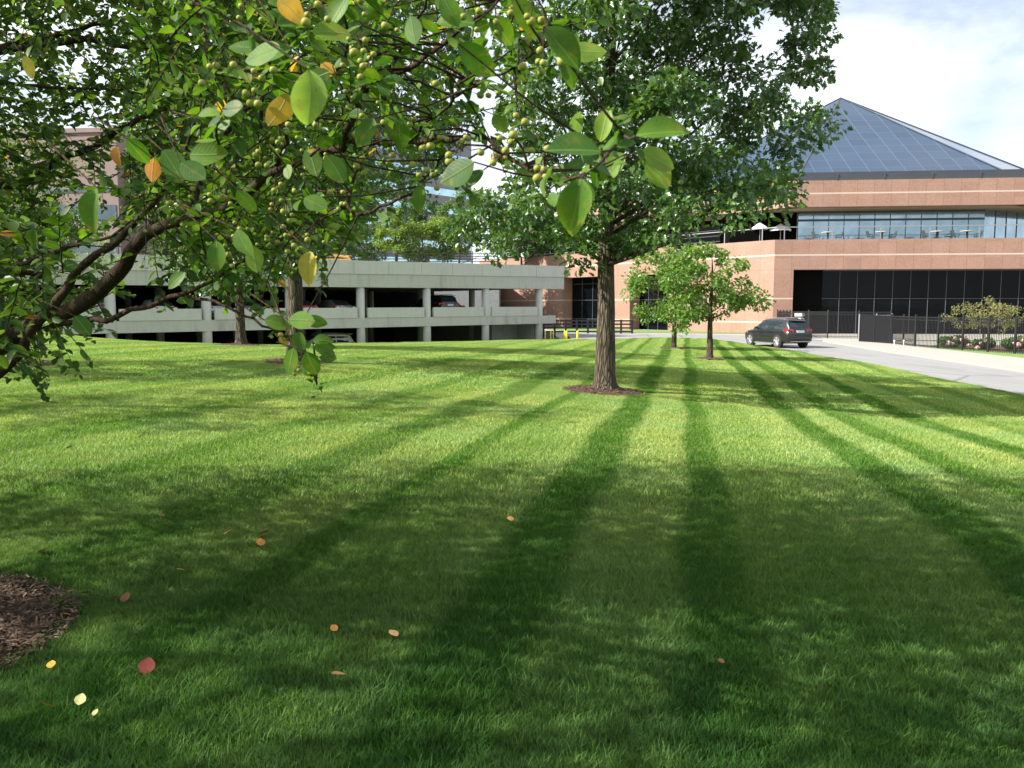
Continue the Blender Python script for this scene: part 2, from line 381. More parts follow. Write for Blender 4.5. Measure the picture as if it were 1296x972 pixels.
def np_mesh(name, V, Fq, smooth=False, attrs=None, uvs=None):
    """V (n,3); Fq (m,k) equal sized faces or list of such arrays"""
    me = bpy.data.meshes.new(name)
    Fl = Fq if isinstance(Fq, list) else [Fq]
    V = np.asarray(V, np.float32)
    me.vertices.add(len(V)); me.vertices.foreach_set('co', V.ravel())
    loops = np.concatenate([f.ravel() for f in Fl]).astype(np.int32)
    tot = np.concatenate([np.full(len(f), f.shape[1]) for f in Fl]).astype(np.int32)
    st = np.concatenate([[0], np.cumsum(tot)[:-1]]).astype(np.int32)
    me.loops.add(len(loops)); me.loops.foreach_set('vertex_index', loops)
    me.polygons.add(len(tot)); me.polygons.foreach_set('loop_start', st); me.polygons.foreach_set('loop_total', tot)
    if smooth: me.polygons.foreach_set('use_smooth', np.ones(len(tot), bool))
    me.update(calc_edges=True)
    if attrs:
        for k, v in attrs.items():
            a = me.attributes.new(k, 'FLOAT', 'POINT'); a.data.foreach_set('value', np.asarray(v, np.float32))
    if uvs is not None:
        ul = me.uv_layers.new(name='UVMap'); ul.data.foreach_set('uv', np.asarray(uvs, np.float32)[loops].ravel())
    return me
class MB:
    def __init__(s): s.v = []; s.f = []; s.uv = []
    def quadbox(s, c8, uv=None):
        b = len(s.v); s.v += [tuple(c) for c in c8]
        for f in ((0,3,2,1), (4,5,6,7), (0,1,5,4), (1,2,6,5), (2,3,7,6), (3,0,4,7)): s.f.append(tuple(b+i for i in f))
        s.uv += uv if uv else [(0, 0)]*8
    def box(s, x0, x1, y0, y1, z0, z1): s.quadbox([(x0,y0,z0),(x1,y0,z0),(x1,y1,z0),(x0,y1,z0),(x0,y0,z1),(x1,y0,z1),(x1,y1,z1),(x0,y1,z1)])
    def poly(s, pts, uv=None):
        b = len(s.v); s.v += [tuple(p) for p in pts]; s.f.append(tuple(range(b, b+len(pts)))); s.uv += uv if uv else [(0, 0)]*len(pts)
    def tube(s, pts, rad, nseg=8, cap=True):
        pts = [Vector(p) for p in pts]; b = len(s.v); k = len(pts)
        rad = rad if isinstance(rad, (list, tuple)) else [rad]*k
        prev = None
        for i, p in enumerate(pts):
            d = (pts[min(i+1, k-1)]-pts[max(i-1, 0)]).normalized()
            if prev is None: a = d.orthogonal().normalized()
            else: a = (prev - d*prev.dot(d)).normalized()
            prev = a; c = d.cross(a)
            for j in range(nseg):
                t = 2*math.pi*j/nseg; s.v.append(tuple(p+(a*math.cos(t)+c*math.sin(t))*rad[i])); s.uv.append((0, 0))
        for i in range(k-1):
            for j in range(nseg):
                s.f.append((b+i*nseg+j, b+i*nseg+(j+1) % nseg, b+(i+1)*nseg+(j+1) % nseg, b+(i+1)*nseg+j))
        if cap:
            s.f.append(tuple(b+j for j in reversed(range(nseg)))); s.f.append(tuple(b+(k-1)*nseg+j for j in range(nseg)))
    def build(s, name, mat, parent=None, smooth=False, world=False, bevel=0):
        me = bpy.data.meshes.new(name); me.from_pydata(s.v, [], s.f)
        ul = me.uv_layers.new(name='UVMap')
        for l in me.loops: ul.data[l.index].uv = s.uv[l.vertex_index]
        if smooth:
            for p in me.polygons: p.use_smooth = True
        me.update()
        o = link(name, me, mat, parent, world)
        if bevel:
            md = o.modifiers.new('b', 'BEVEL'); md.width = bevel; md.segments = 2; md.limit_method = 'ANGLE'
        return o
# wall frames: origin, tangent, outward normal; boxes by (u, depth outward, z)
class Frame:
    def __init__(s, o, t, out):
        s.o = Vector((o[0], o[1], 0)); s.t = Vector((t[0], t[1], 0)).normalized(); s.n = Vector((out[0], out[1], 0)).normalized()
    def p(s, u, d, z): return s.o + s.t*u + s.n*d + Vector((0, 0, z))
    def u_at(s, px):
        k = (px-648)/F
        # x = k*(y*CT - (z-EYE)*ST) with z at eye level
        return (k*CT*s.o.y - s.o.x)/(s.t.x - k*CT*s.t.y)
    def box(s, mb, u0, u1, d0, d1, z0, z1, z0b=None, z1b=None):
        z0b = z0 if z0b is None else z0b; z1b = z1 if z1b is None else z1b
        c = [s.p(u0,d0,z0), s.p(u1,d0,z0b), s.p(u1,d1,z0b), s.p(u0,d1,z0), s.p(u0,d0,z1), s.p(u1,d0,z1b), s.p(u1,d1,z1b), s.p(u0,d1,z1)]
        uv = [(u0+.3*d0,z0),(u1+.3*d0,z0),(u1+.3*d1,z0),(u0+.3*d1,z0),(u0+.3*d0,z1),(u1+.3*d0,z1),(u1+.3*d1,z1),(u0+.3*d1,z1)]
        mb.quadbox(c, uv)
# ------------------------------------------------------------------ leaf meshes
def rot_mats(d, nrm, n):
    """matrices with columns (side, tip dir, normal)"""
    d = d/np.linalg.norm(d, axis=1, keepdims=True)
    s = np.cross(d, nrm); s /= np.linalg.norm(s, axis=1, keepdims=True)+1e-9
    u = np.cross(s, d)
    return np.stack([s, d, u], axis=2)
def leaf_template(kind):
    if kind == 'oak':
        y = np.array([0, .16, .27, .42, .53, .70, .80, 1.0]); w = np.array([.03, .20, .10, .36, .17, .38, .20, .03])
    elif kind == 'crab':
        y = np.array([0, .12, .35, .65, .88, 1.0]); w = np.array([.02, .19, .31, .28, .13, .0])
    elif kind == 'hero':
        y = np.linspace(0, 1, 12); w = .31*np.sin(np.pi*np.clip(y, 0, 1)**.95)**.72; w[0] = .01; w[-1] = .0
    else:
        y = np.array([0, .4, 1.0]); w = np.array([.04, .32, .0])
    k = len(y)
    lift = .35 if kind != 'hero' else .22
    V = [(0, yy, -.10*yy*yy) for yy in y]+[(-ww, yy, lift*ww-.10*yy*yy) for yy, ww in zip(y, w)]+[(ww, yy, lift*ww-.10*yy*yy) for yy, ww in zip(y, w)]
    Q = []
    for i in range(k-1): Q += [(k+i, i, i+1, k+i+1), (i, 2*k+i, 2*k+i+1, i+1)]
    uv = [(.5, yy) for yy in y]+[(.5-ww/.76, yy) for yy, ww in zip(y, w)]+[(.5+ww/.76, yy) for yy, ww in zip(y, w)]
    return np.array(V), np.array(Q), np.array(uv)
def leaves_mesh(name, pos, dirs, nrms, size, tint, kind):
    T, Q, uv = leaf_template(kind); n_ = len(pos); k = len(T)
    Rm = rot_mats(dirs, nrms, n_)
    wv = np.ones((n_, 1, 3)); wv[:, 0, 0] = rng.uniform(.85, 1.15, n_); wv[:, 0, 2] = rng.uniform(-.6, 3.0, n_)
    T2_ = np.repeat(T[None], n_, 0); T2_[:, :, 0] += (rng.uniform(-.22, .22, n_)[:, None])*T[None, :, 1]**2
    L = T2_*wv*size[:, None, None]
    V = np.einsum('nij,nkj->nki', Rm, L) + pos[:, None, :]
    Fq = (Q[None]+(np.arange(n_)*k)[:, None, None]).reshape(-1, 4)
    return np_mesh(name, V.reshape(-1, 3), Fq, True, {'tint': np.repeat(tint, k)}, np.tile(uv, (n_, 1)))
def rnd_unit(n_):
    v = rng.normal(size=(n_, 3)); return v/np.linalg.norm(v, axis=1, keepdims=True)
def in_poly(px, py, poly):
    inside = np.zeros(px.shape, bool); j = len(poly)-1
    for i in range(len(poly)):
        xi, yi = poly[i]; xj, yj = poly[j]
        c = ((yi > py) != (yj > py)) & (px < (xj-xi)*(py-yi)/((yj-yi) or 1e-9)+xi)
        inside ^= c; j = i
    return inside
# ------------------------------------------------------------------ trees
def tree(name, base, r0, top, crown_pts, leaf, leafmat, label, cat, group=None, nl=100, crad=.45, bark='oakbark', kind='oak',
         tint_shift=0, fork=.35, seg=12, lean=(0, 0), flare=1.7, limbs=26, z_first=None):
    """base (x,y,z); top z of leader; crown_pts (n,3): centres of leaf clumps"""
    root = empty(name, base, label, cat, group)
    b = Vector(base); h = top-b.z
    mb = MB(); pts = []; rad = []
    for i in range(15):
        t = i/14
        wob = .012*h*math.sin(t*7+base[0])
        pts.append((lean[0]*t*h+wob*t, lean[1]*t*h+wob*.6*t, h*t*1.0-.12*(i == 0)))
        f = (1-t)**.75
        rad.append(r0*(max(f, .06))*(1+(flare-1)*math.exp(-t*h/.28)))
    # extra rings near the base for the root flare
    extra = [(0, 0, -.15), (0, 0, .0), (0, 0, .10), (0, 0, .22), (0, 0, .4), (0, 0, .7)]
    er = [r0*flare*1.1, r0*flare, r0*(1+(flare-1)*.55), r0*(1+(flare-1)*.28), r0*(1+(flare-1)*.12), r0*1.02]
    pts = extra+[p for p in pts if p[2] > .9]; rad = er+[rad[i] for i in range(15) if (h*i/14 > .9)]
    mb.tube(pts, rad, seg if r0 < .15 else 22)
    # irregular bark silhouette
    nv = len(mb.v)
    for i in range(nv):
        x, y, z = mb.v[i]; a = math.atan2(y, x)
        k = 1+.05*math.sin(a*5+z*2.1)+.03*math.sin(a*9-z*5)+(.12*math.sin(a*4+1)*math.exp(-max(z, 0)/.18) if z < .8 else 0)
        cx, cy = lean[0]*z, lean[1]*z
        mb.v[i] = (cx+(x-cx)*k, cy+(y-cy)*k, z)
    mb.build('trunk', M[bark], root, True)
    # limbs to clump centres
    lb = MB(); C = np.asarray(crown_pts)
    zf = z_first if z_first is not None else b.z+fork*h*.8
    mains = []
    idx = rng.permutation(len(C))
    for q in idx[:limbs]:
        c = Vector(C[q])-b
        hz = math.hypot(c.x, c.y)
        z0 = min(max(zf-b.z, c.z-hz*.75), h*.93)
        t0 = z0/h; s0 = Vector((lean[0]*z0, lean[1]*z0, z0)); r = r0*max((1-t0)**.75, .1)*.30
        m1 = s0.lerp(c, .45)+Vector((0, 0, -.06*hz+.04)); m2 = s0.lerp(c, .75)+Vector((rng.uniform(-.1, .1), rng.uniform(-.1, .1), .05))
        pl = [s0, s0.lerp(m1, .5), m1, m2, c]; rr = [r, r*.8, r*.62, r*.38, r*.15]
        lb.tube(pl, rr, 7); mains += [(m1, r*.5), (m2, r*.35)]
    if mains:
        MP = np.array([tuple(m[0]) for m in mains])
        for q in idx[limbs:]:
            c = C[q]-np.array(base); j = int(np.argmin(((MP-c)**2).sum(1)))
            a = mains[j][0]; cc = Vector(c); mid = a.lerp(cc, .5)+Vector((0, 0, .05*(cc-a).length))
            r = min(mains[j][1]*.6, .025)
            lb.tube([a, mid, cc], [r, r*.7, r*.3], 5)
    lb.build('limbs', M[bark], root, True)
    # leaves
    n_ = len(C)*nl
    cen = np.repeat(C-np.array(base), nl, 0)
    off = rnd_unit(n_)*(rng.uniform(0, 1, (n_, 1))**.45)*crad*np.repeat(rng.uniform(.6, 1.25, len(C)), nl)[:, None]
    off[:, 2] *= .75
    pos = cen+off
    d = off/np.linalg.norm(off, axis=1, keepdims=True)*.7+rnd_unit(n_)*.7; d[:, 2] -= .25
    nr = rnd_unit(n_)*.75+np.array([-.25, -.1, .75])
    sz = leaf*rng.uniform(.65, 1.2, n_)
    tint = np.clip(rng.beta(2.2, 2.2, n_)*.8+np.repeat(rng.uniform(-.15, .2, len(C)), nl)+tint_shift, 0, .92)
    me = leaves_mesh('crown', pos, d, nr, sz, tint, kind)
    link('crown', me, M[leafmat], root)
    return root
def clumps(poly, Yc, depth, n_, top_ext=None, mind=.35, zr=None):
    """clump centres whose projection lies in the photo outline of the crown, spread through its depth"""
    xs = [p[0] for p in poly]; ys = [p[1] for p in poly]; out = []
    cx = (min(xs)+max(xs))/2; hw = (max(xs)-min(xs))/2
    tries = 0
    while len(out) < n_ and tries < n_*60:
        tries += 1
        px = rng.uniform(min(xs), max(xs)); py = rng.uniform(min(ys), max(ys))
        if not in_poly(np.array(px), np.array(py), poly): continue
        k = math.sqrt(max(.08, 1-((px-cx)/hw)**2*.9))
        Y = Yc+rng.uniform(-1, 1)*depth*k
        p = P(px, py, Y)
        if any((p[0]-q[0])**2+(p[1]-q[1])**2+(p[2]-q[2])**2 < mind**2 for q in out): continue
        out.append(p)
    return np.array(out)
# ================================================================== CAMERA, WORLD
cam_d = bpy.data.cameras.new('camera'); cam = bpy.data.objects.new('camera', cam_d); COL.objects.link(cam)
cam_d.sensor_width = 36; cam_d.sensor_fit = 'HORIZONTAL'; cam_d.lens = 36*F/1296
cam.location = (0, 0, EYE); cam.rotation_euler = (R(90)-TH, 0, 0); cam_d.clip_end = 5000; cam_d.clip_start = .05
scene.camera = cam
cam_d.dof.use_dof = True; cam_d.dof.focus_distance = 6.0; cam_d.dof.aperture_fstop = 14
SUN_EL = R(37); SH = Vector((.97, .24, 0)).normalized()
w = bpy.data.worlds.new('World'); scene.world = w; w.use_nodes = True; nt = w.node_tree
bg = nt.nodes['Background']
sky = nt.nodes.new('ShaderNodeTexSky'); sky.sky_type = 'NISHITA'; sky.sun_disc = False
sky.sun_elevation = SUN_EL; sky.sun_rotation = math.atan2(-SH.x, -SH.y) % (2*math.pi); sky.air_density = 1.0; sky.dust_density = 1.2; sky.ozone_density = 1.0
tc = nt.nodes.new('ShaderNodeTexCoord')
mp = mapping(nt, tc.outputs['Generated'], (1.3, 1.3, 3.4), (0, .25, .4))
cl = noise(nt, mp, 2.1, 9, .58, .35)
cf = ramp(nt, cl, [(.38, .32), (.66, .97)])
sx = nt.nodes.new('ShaderNodeSeparateXYZ'); nt.links.new(tc.outputs['Generated'], sx.inputs[0])
hz = ramp(nt, sx.outputs[2], [(0, .55), (.28, .12), (.7, 0)])
cf2 = math_(nt, 'MAXIMUM', cf, hz)
skyc = mixc(nt, cf2, sky.outputs[0], (8.6, 8.9, 9.4))
nt.links.new(skyc, bg.inputs[0]); bg.inputs[1].default_value = .072
sd = bpy.data.lights.new('sun', 'SUN'); sun = bpy.data.objects.new('sun', sd); COL.objects.link(sun)
sd.energy = 5.0; sd.angle = R(.53); sd.color = (1, .95, .86)
dirv = Vector((SH.x*math.cos(SUN_EL), SH.y*math.cos(SUN_EL), -math.sin(SUN_EL)))
sun.rotation_euler = dirv.to_track_quat('-Z', 'Y').to_euler(); sun.location = (-20, -5, 20)
vs = scene.view_settings; vs.view_transform = 'Standard'; vs.look = 'None'; vs.exposure = 1.2; vs.gamma = 1
scene.render.engine = 'CYCLES'
cy = scene.cycles; cy.use_denoising = True; cy.max_bounces = 6; cy.diffuse_bounces = 3; cy.glossy_bounces = 3; cy.transmission_bounces = 4
cy.transparent_max_bounces = 6; cy.sample_clamp_indirect = 6; cy.caustics_reflective = False; cy.caustics_refractive = False
# ================================================================== GROUND
s_ = np.concatenate([np.linspace(0, .35, 14)[:-1], np.linspace(.35, 1, 130)])
yy = np.concatenate([np.linspace(-14, 0, 14)[:-1], np.linspace(0, 70, 180)])
Yg = np.repeat(yy, len(s_)); Sg = np.tile(s_, len(yy)); Xg = -60+Sg*(road_edge(Yg)+60)
Zg = gz(Xg, Yg)
ns = len(s_); i0 = (np.arange(len(yy)-1)[:, None]*ns+np.arange(ns-1)[None]).ravel()
Fq = np.stack([i0, i0+1, i0+ns+1, i0+ns], 1)
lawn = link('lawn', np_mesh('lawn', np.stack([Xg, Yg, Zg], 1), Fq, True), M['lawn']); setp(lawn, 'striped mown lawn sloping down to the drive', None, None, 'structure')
mb = MB(); mb.poly([(-1500,-1500,-1.3), (1500,-1500,-1.3), (1500,2500,-1.3), (-1500,2500,-1.3)]); setp(mb.build('ground', M['earth']), kind='structure')
mb = MB()
mb.poly([(7, -60, -.03), (900, -60, -.03), (900, 900, -.03), (0, 900, -.03), (0, 81, -.03), (5.2, 81, -.03), (4.3, 56, -.03), (6, 50, -.03)])
setp(mb.build('plaza', M['plaza']), kind='structure')
# drive: asphalt between lawn edge and apron
def far_edge(y): return np.interp(y, [-30, 0, 20, 32, 45, 60, 66, 72], [14.5, 18.3, 19.6, 20.0, 20.9, 22.5, 25, 30])
ys = np.concatenate([np.arange(-30, 62, 1.5), [62]])
mb = MB()
for a, b2 in zip(ys[:-1], ys[1:]):
    mb.poly([(road_edge(a), a, .0), (far_edge(a), a, .0), (far_edge(b2), b2, .0), (road_edge(b2), b2, .0)])
mb.poly([(4.6, 62, 0), (22.8, 62, 0), (27, 68, 0), (18, 76, 0), (5.1, 79, 0)])
setp(mb.build('road', M['asphalt']), kind='structure')
# pale apron and pavement, one step up, with gutter line
mb = MB()
def walk_out(y): return np.interp(y, [-30, 0, 30, 40, 54, 62], [19, 22.5, 24.2, 24.7, 25.2, 26])
for a, b2 in zip(ys[:-1], ys[1:]):
    c = [(far_edge(a), a, -.02), (walk_out(a), a, -.02), (walk_out(b2), b2, -.02), (far_edge(b2), b2, -.02)]
    mb.quadbox(c+[(x, y, .09) for x, y, z in c])
mb.poly([(22.5, 62.01, .02), (60, 62.01, .02), (60, 76, .02), (27, 76, .02), (24.8, 66, .02)])
setp(mb.build('pavement', M['walk']), kind='structure')
mb = MB()
for a, b2 in zip(ys[:-1], ys[1:]):
    xa, xb = road_edge(a), road_edge(b2)
    c = [(xa-.06, a, -.05), (xa+.12, a, -.05), (xb+.12, b2, -.05), (xb-.06, b2, -.05)]
    mb.quadbox(c+[(x, y, .085) for x, y, z in c])
setp(mb.build('kerb', M['walk']), kind='structure')
# verge between pavement and fence, planting bed behind the fence
def fence_x(y): return np.interp(y, [20, 44.3, 51.8, 54.5, 58], [29.5, 26.9, 25.5, 25.3, 24.9])
mb = MB()
for a, b2 in zip(ys[:-1], ys[1:]):
    if a > 56 or a < 10: continue
    mb.poly([(walk_out(a), a, .07), (fence_x(a)+.35, a, .07), (fence_x(b2)+.35, b2, .07), (walk_out(b2), b2, .07)])
setp(mb.build('verge', M['strip']), kind='structure')
mb = MB(); mb.poly([(fence_x(20)+.3, 20, .05), (fence_x(20)+7, 20, .05), (34, 50, .05), (30, 55, .05), (fence_x(53)+.3, 53, .05)])
setp(mb.build('planting_bed', M['mulch']), kind='structure')
mb = MB(); mb.poly([(7, 82, .0), (25, 77.5, .0), (23.5, 79.3, .0), (0.5, 106, .0)]); setp(mb.build('verge', M['strip']), kind='structure')
mb = MB(); mb.box(0, 5.19, 80.6, 81.0, -1.3, .12); setp(mb.build('retaining_wall', M['block']), 'low grey retaining wall below the black railing', 'wall')
# ================================================================== OFFICE BUILDING
AL = R(6)
fr = Vector((math.cos(AL), -math.sin(AL), 0)); K0 = Vector((24.5, 78, 0))
def rotz(v, a): return Vector((v.x*math.cos(a)-v.y*math.sin(a), v.x*math.sin(a)+v.y*math.cos(a), 0))
outF = Vector((-math.sin(AL), -math.cos(AL), 0))
tl = rotz(-fr, -R(45)); outL = rotz(outF, -R(45))
FR = Frame(K0, fr, outF)                       # front podium wall
LF = Frame(K0, tl, outL)                       # left facet, u runs away to the left
bld = empty('office_building', (30, 90, 0), 'pink granite office building with a blue glass pyramid roof behind the drive', 'office building')
def zpx(px, py, Y): return P(px, py, Y)[2]
uo = FR.u_at(1003); PT = 8.72
mb = MB()
FR.box(mb, 0.0, uo, -1.6, 0, -.1, 8.72); FR.box(mb, uo, 60, -1.6, 0, 5.95, 8.72)
mb.build('granite_wall', M['granite'], bld, world=True)
# left facet with openings
ops = []
for a, b2 in ((712, 766), (797, 846)):
    ua, ub = LF.u_at(b2), LF.u_at(a); ops.append((ua, ub))
ops.sort()
mb = MB(); LE = 46
u = 0.001
for (a, b2) in ops:
    LF.box(mb, u, a, -1.9, 0, -.1, 5.95); u = b2
LF.box(mb, u, LE, -1.9, 0, -.1, 5.95)
LF.box(mb, .001, LE, -1.9, 0, 5.952, 8.72)
mb.build('granite_wall', M['granite'], bld, world=True)
for (a, b2) in ops:
    mb = MB(); LF.box(mb, a-.05, b2+.05, -1.85, -1.6, -.05, 5.951)
    wdw = mb.build('window', M['darkglass'], bld, world=True)
    mb = MB()
    for k in range(1, 4): uu = a+(b2-a)*k/4; LF.box(mb, uu-.04, uu+.04, -1.6, -1.52, -.05, 5.9)
    for z in (1.04, 3.27, 5.2): LF.box(mb, a, b2, -1.599, -1.54, z-.04, z+.04)
    mb.build('frame', M['gutter'], wdw, world=True)
# front glazing
mb = MB(); FR.box(mb, uo-.05, 60, -1.55, -1.3, -.05, 5.951); wdw = mb.build('curtain_wall', M['darkglass'], bld, world=True)
mb = MB(); um = FR.u_at(1044); k = 0
for px in range(24): FR.box(mb, um+1.6*k-.018, um+1.6*k+.018, -1.3, -1.24, 0, 5.95); k += 1
FR.box(mb, um, 60, -1.3, -1.25, 3.25, 3.29); FR.box(mb, um, 60, -1.3, -1.25, 5.86, 5.95)
mb.build('frame', M['dullmetal'], wdw, world=True)
mb = MB(); FR.box(mb, uo+.01, um, -1.29, -1.15, 0, 5.94); mb.build('recess_shade_panel', M['void'], bld, world=True)  # near-black sheet painted in for the shade of the recess
# terrace slab and recessed upper glazing
UC = FR.p(0, 0, 0)
mb = MB()
c = [FR.p(.1, -1.61, 0), FR.p(60, -1.61, 0), FR.p(60, -40, 0), LF.p(46, -14, 0), LF.p(46, -1.91, 0)]
for z in (7.75,): mb.poly([(p.x, p.y, z) for p in c])
mb.build('terrace_floor', M['walk'], bld, world=True)
FU = Frame(FR.p(0, -6.0, 0), fr, outF)
ug0, ug1 = FU.u_at(1007), FU.u_at(1240)
mb = MB(); FU.box(mb, ug0, ug1, -.3, 0, 7.76, 12.0); wdw = mb.build('window', M['skyglass'], bld, world=True)
mb = MB()
for k in range(1, 12): uu = ug0+(ug1-ug0)*k/12; FU.box(mb, uu-.03, uu+.03, 0, .04, 7.76, 11.6)
FU.box(mb, ug0, ug1, 0, .10, 10.95, 11.15); FU.box(mb, ug0, ug1, 0, .12, 11.7, 12.0)
mb.build('frame', M['gutter'], wdw, world=True)
mb = MB(); FU.box(mb, -3.2, ug0-.001, -9, -.6, 7.76, 11.9)
mb.build('recess_shade_block', M['void'], bld, world=True)  # solid near-black block stands in for the shaded terrace recess
RF = Frame(FU.p(ug1, 0, 0), rotz(fr, R(38)), rotz(outF, R(38)))
mb = MB(); RF.box(mb, .01, 24, -.3, 0, 7.76, 12.0); w2 = mb.build('window', M['skyglass'], bld, world=True)
mb = MB()
for k in range(1, 12): RF.box(mb, k*2-.04, k*2+.04, 0, .05, 7.76, 12.0)
mb.build('frame', M['gutter'], w2, world=True)
LFU = Frame(LF.p(0, -7.0, 0), tl, outL)
mb = MB(); LFU.box(mb, 2.6, 50, -.3, 0, 7.76, 11.9); w3 = mb.build('window', M['darkglass'], bld, world=True)
mb = MB()
for z in (8.4, 9.0, 9.6, 10.2, 10.8): LFU.box(mb, 2.6, 50, 0, .06, z-.05, z+.05)
mb.build('louvre', M['greymetal'], w3, world=True)
# overhanging fascia (octagonal), soffit, gutter
FA = Frame(FR.p(0, -1.9, 0), fr, outF); ua, ub = FA.u_at(996), FA.u_at(1294)
A = FA.p(ua, 0, 0); B = FA.p(ub, 0, 0)
LFA = Frame(A, tl, outL); RFA = Frame(B, rotz(fr, R(45)), rotz(outF, R(45)))
zt, zb = 14.35, 11.9
mb = MB(); FA.box(mb, ua, ub, -1.2, 0, zb, zt); LFA.box(mb, .002, 44, -1.2, 0, zb, zt); RFA.box(mb, .002, 30, -1.2, 0, zb, zt)
mb.build('granite_fascia', M['granite'], bld, world=True)
C1 = LFA.p(44, 0, 0); D1 = RFA.p(30, 0, 0)
ins = 6.2
mb = MB()
Ai = FA.p(ua+2.4, -ins, 0); Bi = FA.p(ub-2.4, -ins, 0); Ci = LFA.p(44, -ins, 0); Di = RFA.p(30, -ins, 0)
for q in ((A, B, Bi, Ai), (C1, A, Ai, Ci), (B, D1, Di, Bi)): mb.poly([(p.x, p.y, zb+.02) for p in q])
mb.build('soffit', M['soffit'], bld, world=True)
mb = MB()
Bk = FA.p(20, -55, 0)
mb.poly([(p.x, p.y, zt-.3) for p in (C1, A, B, D1, Bk)]); mb.poly([(p.x, p.y, 12.05) for p in (C1, A, B, D1, Bk)]); mb.build('roof_deck', M['gutter'], bld, world=True)
mb = MB()
def gutter(fra, u0, u1):
    for dz, d0, d1 in ((0, -.35, -.02), (.28, -.5, -.12), (.5, -.75, -.3)): fra.box(mb, u0, u1, d0-.6, d1, zt+dz, zt+dz+.3)
    nn = int((u1-u0)/4.1)
    for k in range(nn+1): fra.box(mb, u0+k*(u1-u0)/nn-.05, u0+k*(u1-u0)/nn+.05, -.9, .03, zt, zt+.62)
gutter(FA, ua, ub); gutter(LFA, .25, 44); gutter(RFA, .25, 30)
mb.build('gutter', M['gutter'], bld, world=True)
# pyramid (octagonal glass roof)
FP = Frame(FR.p(0, -4.4, 0), fr, outF)
pa, pb = FP.u_at(1006), FP.u_at(1266); wd = pb-pa; ap = wd*1.2071
apex = FP.p((pa+pb)/2, -ap, 0)
# slide the apex onto its pixel
Yap = apex.y; pz = P(1064, 124, Yap); apex = Vector((pz[0], pz[1], pz[2])); zpy = 15.15
ring = [FP.p(pa, 0, zpy), FP.p(pb, 0, zpy)]
d = fr.copy()
for k in range(6):
    d = rotz(d, R(45)); ring.append(ring[-1]+d*wd)
mb = MB(); sl = math.hypot(ap, apex.z-zpy)
for k in range(8):
    a, b2 = ring[k], ring[(k+1) % 8]
    mb.poly([a, b2, apex], [(0, 0), (wd, 0), (wd/2, sl)])
pyr = mb.build('glass_pyramid', M['pyr'], bld, world=True)
mb = MB()
for k in range(8): mb.tube([ring[k]+Vector((0, 0, .05)), apex+Vector((0, 0, .03))], .06, 6)
mb.build('ridge_bar', M['gutter'], pyr, world=True)
mb = MB()
FP.box(mb, pa-.3, pb+.3, -.6, .25, zpy-.75, zpy-.02)
mb.build('roof_kerb', M['gutter'], bld, world=True)
# terrace railing
mb = MB()
for z in (9.95,): FR.box(mb, .3, 58, -.9, -.84, z-.04, z+.04)
k = 0
uu = 1.0
while uu < 58: FR.box(mb, uu-.04, uu+.04, -.9, -.84, 8.7, 9.93); uu += 4.35
for z in (9.95,): LF.box(mb, .3, 44, -.9, -.84, z-.04, z+.04)
uu = 2
while uu < 44: LF.box(mb, uu-.04, uu+.04, -.9, -.84, 8.7, 9.93); uu += 4.35
mb.build('terrace_railing', M['greymetal'], bld, world=True)
# terrace furniture
def terrace_chair(loc, rz, label):
    r = empty('terrace_chair', loc, label, 'chair', 'chairs on the office terrace', rz)
    m = MB(); m.box(-.24, .24, -.24, .24, .44, .48); m.build('seat', M['chair'], r, bevel=.01)
    m = MB(); m.quadbox([(-.24,.22,.46),(.24,.22,.46),(.24,.26,.46),(-.24,.26,.46),(-.27,.38,1.0),(.27,.38,1.0),(.27,.42,1.0),(-.27,.42,1.0)]); m.build('backrest', M['chair'], r, bevel=.01)
    for sx_ in (-.21, .21):
        for sy in (-.2, .2):
            m = MB(); m.tube([(sx_, sy, .44), (sx_*1.15, sy*1.15, 0)], .018, 6); m.build('leg', M['black'], r)
        m = MB(); m.tube([(sx_*1.2, -.22, .45), (sx_*1.25, -.22, .68), (sx_*1.25, .3, .72)], .02, 6); m.build('armrest', M['chair'], r)
    return r
where = ['leftmost terrace table', 'second terrace table from the left', 'third terrace table from the left', 'rightmost terrace table']
for i, px in enumerate((1051, 1121, 1193, 1231)):
    uu = FR.u_at(px); c = FR.p(uu+.15, -2.3, 7.75)
    # table surface top just above the parapet line
    r = empty('terrace_table', c, 'round pale patio table, the %s above the granite parapet' % where[i].replace(' terrace table', ' one'), 'patio table', 'tables on the office terrace')
    m = MB(); m.tube([(0, 0, 1.24), (0, 0, 1.29)], .62, 24); m.build('tabletop', M['tabletop'], r)
    m = MB(); m.tube([(0, 0, .02), (0, 0, .9), (0, 0, 1.24)], [.09, .07, .12], 10); m.build('pedestal', M['black'], r)
    m = MB(); m.tube([(0, 0, 0), (0, 0, .04)], .32, 16); m.build('foot', M['black'], r)
    for j, (dx, rz) in enumerate(((-1.05, R(90)+.2), (1.05, R(-90)-.1)) if i != 1 else ((-1.0, R(90)), (1.0, R(-90)))):
        p = c+Vector((dx, .1, .32)); st = 'left' if dx < 0 else 'right'
        ch = terrace_chair((p.x, p.y, p.z), rz, 'grey patio chair standing just %s of the %s' % (st, where[i]))
# plinth deck the terrace furniture stands on
mb = MB(); FR.box(mb, 1, 56, -5.9, -1.605, 7.76, 8.63); mb.build('terrace_deck', M['walk'], bld, world=True)
for i, ch in enumerate([o for o in bpy.data.objects if o.name.startswith('terrace_chair')]): ch.location.z = 8.632
for o in bpy.data.objects:
    if o.name.startswith('terrace_table'): o.location.z = 8.632; o.scale = (1, 1, .72)
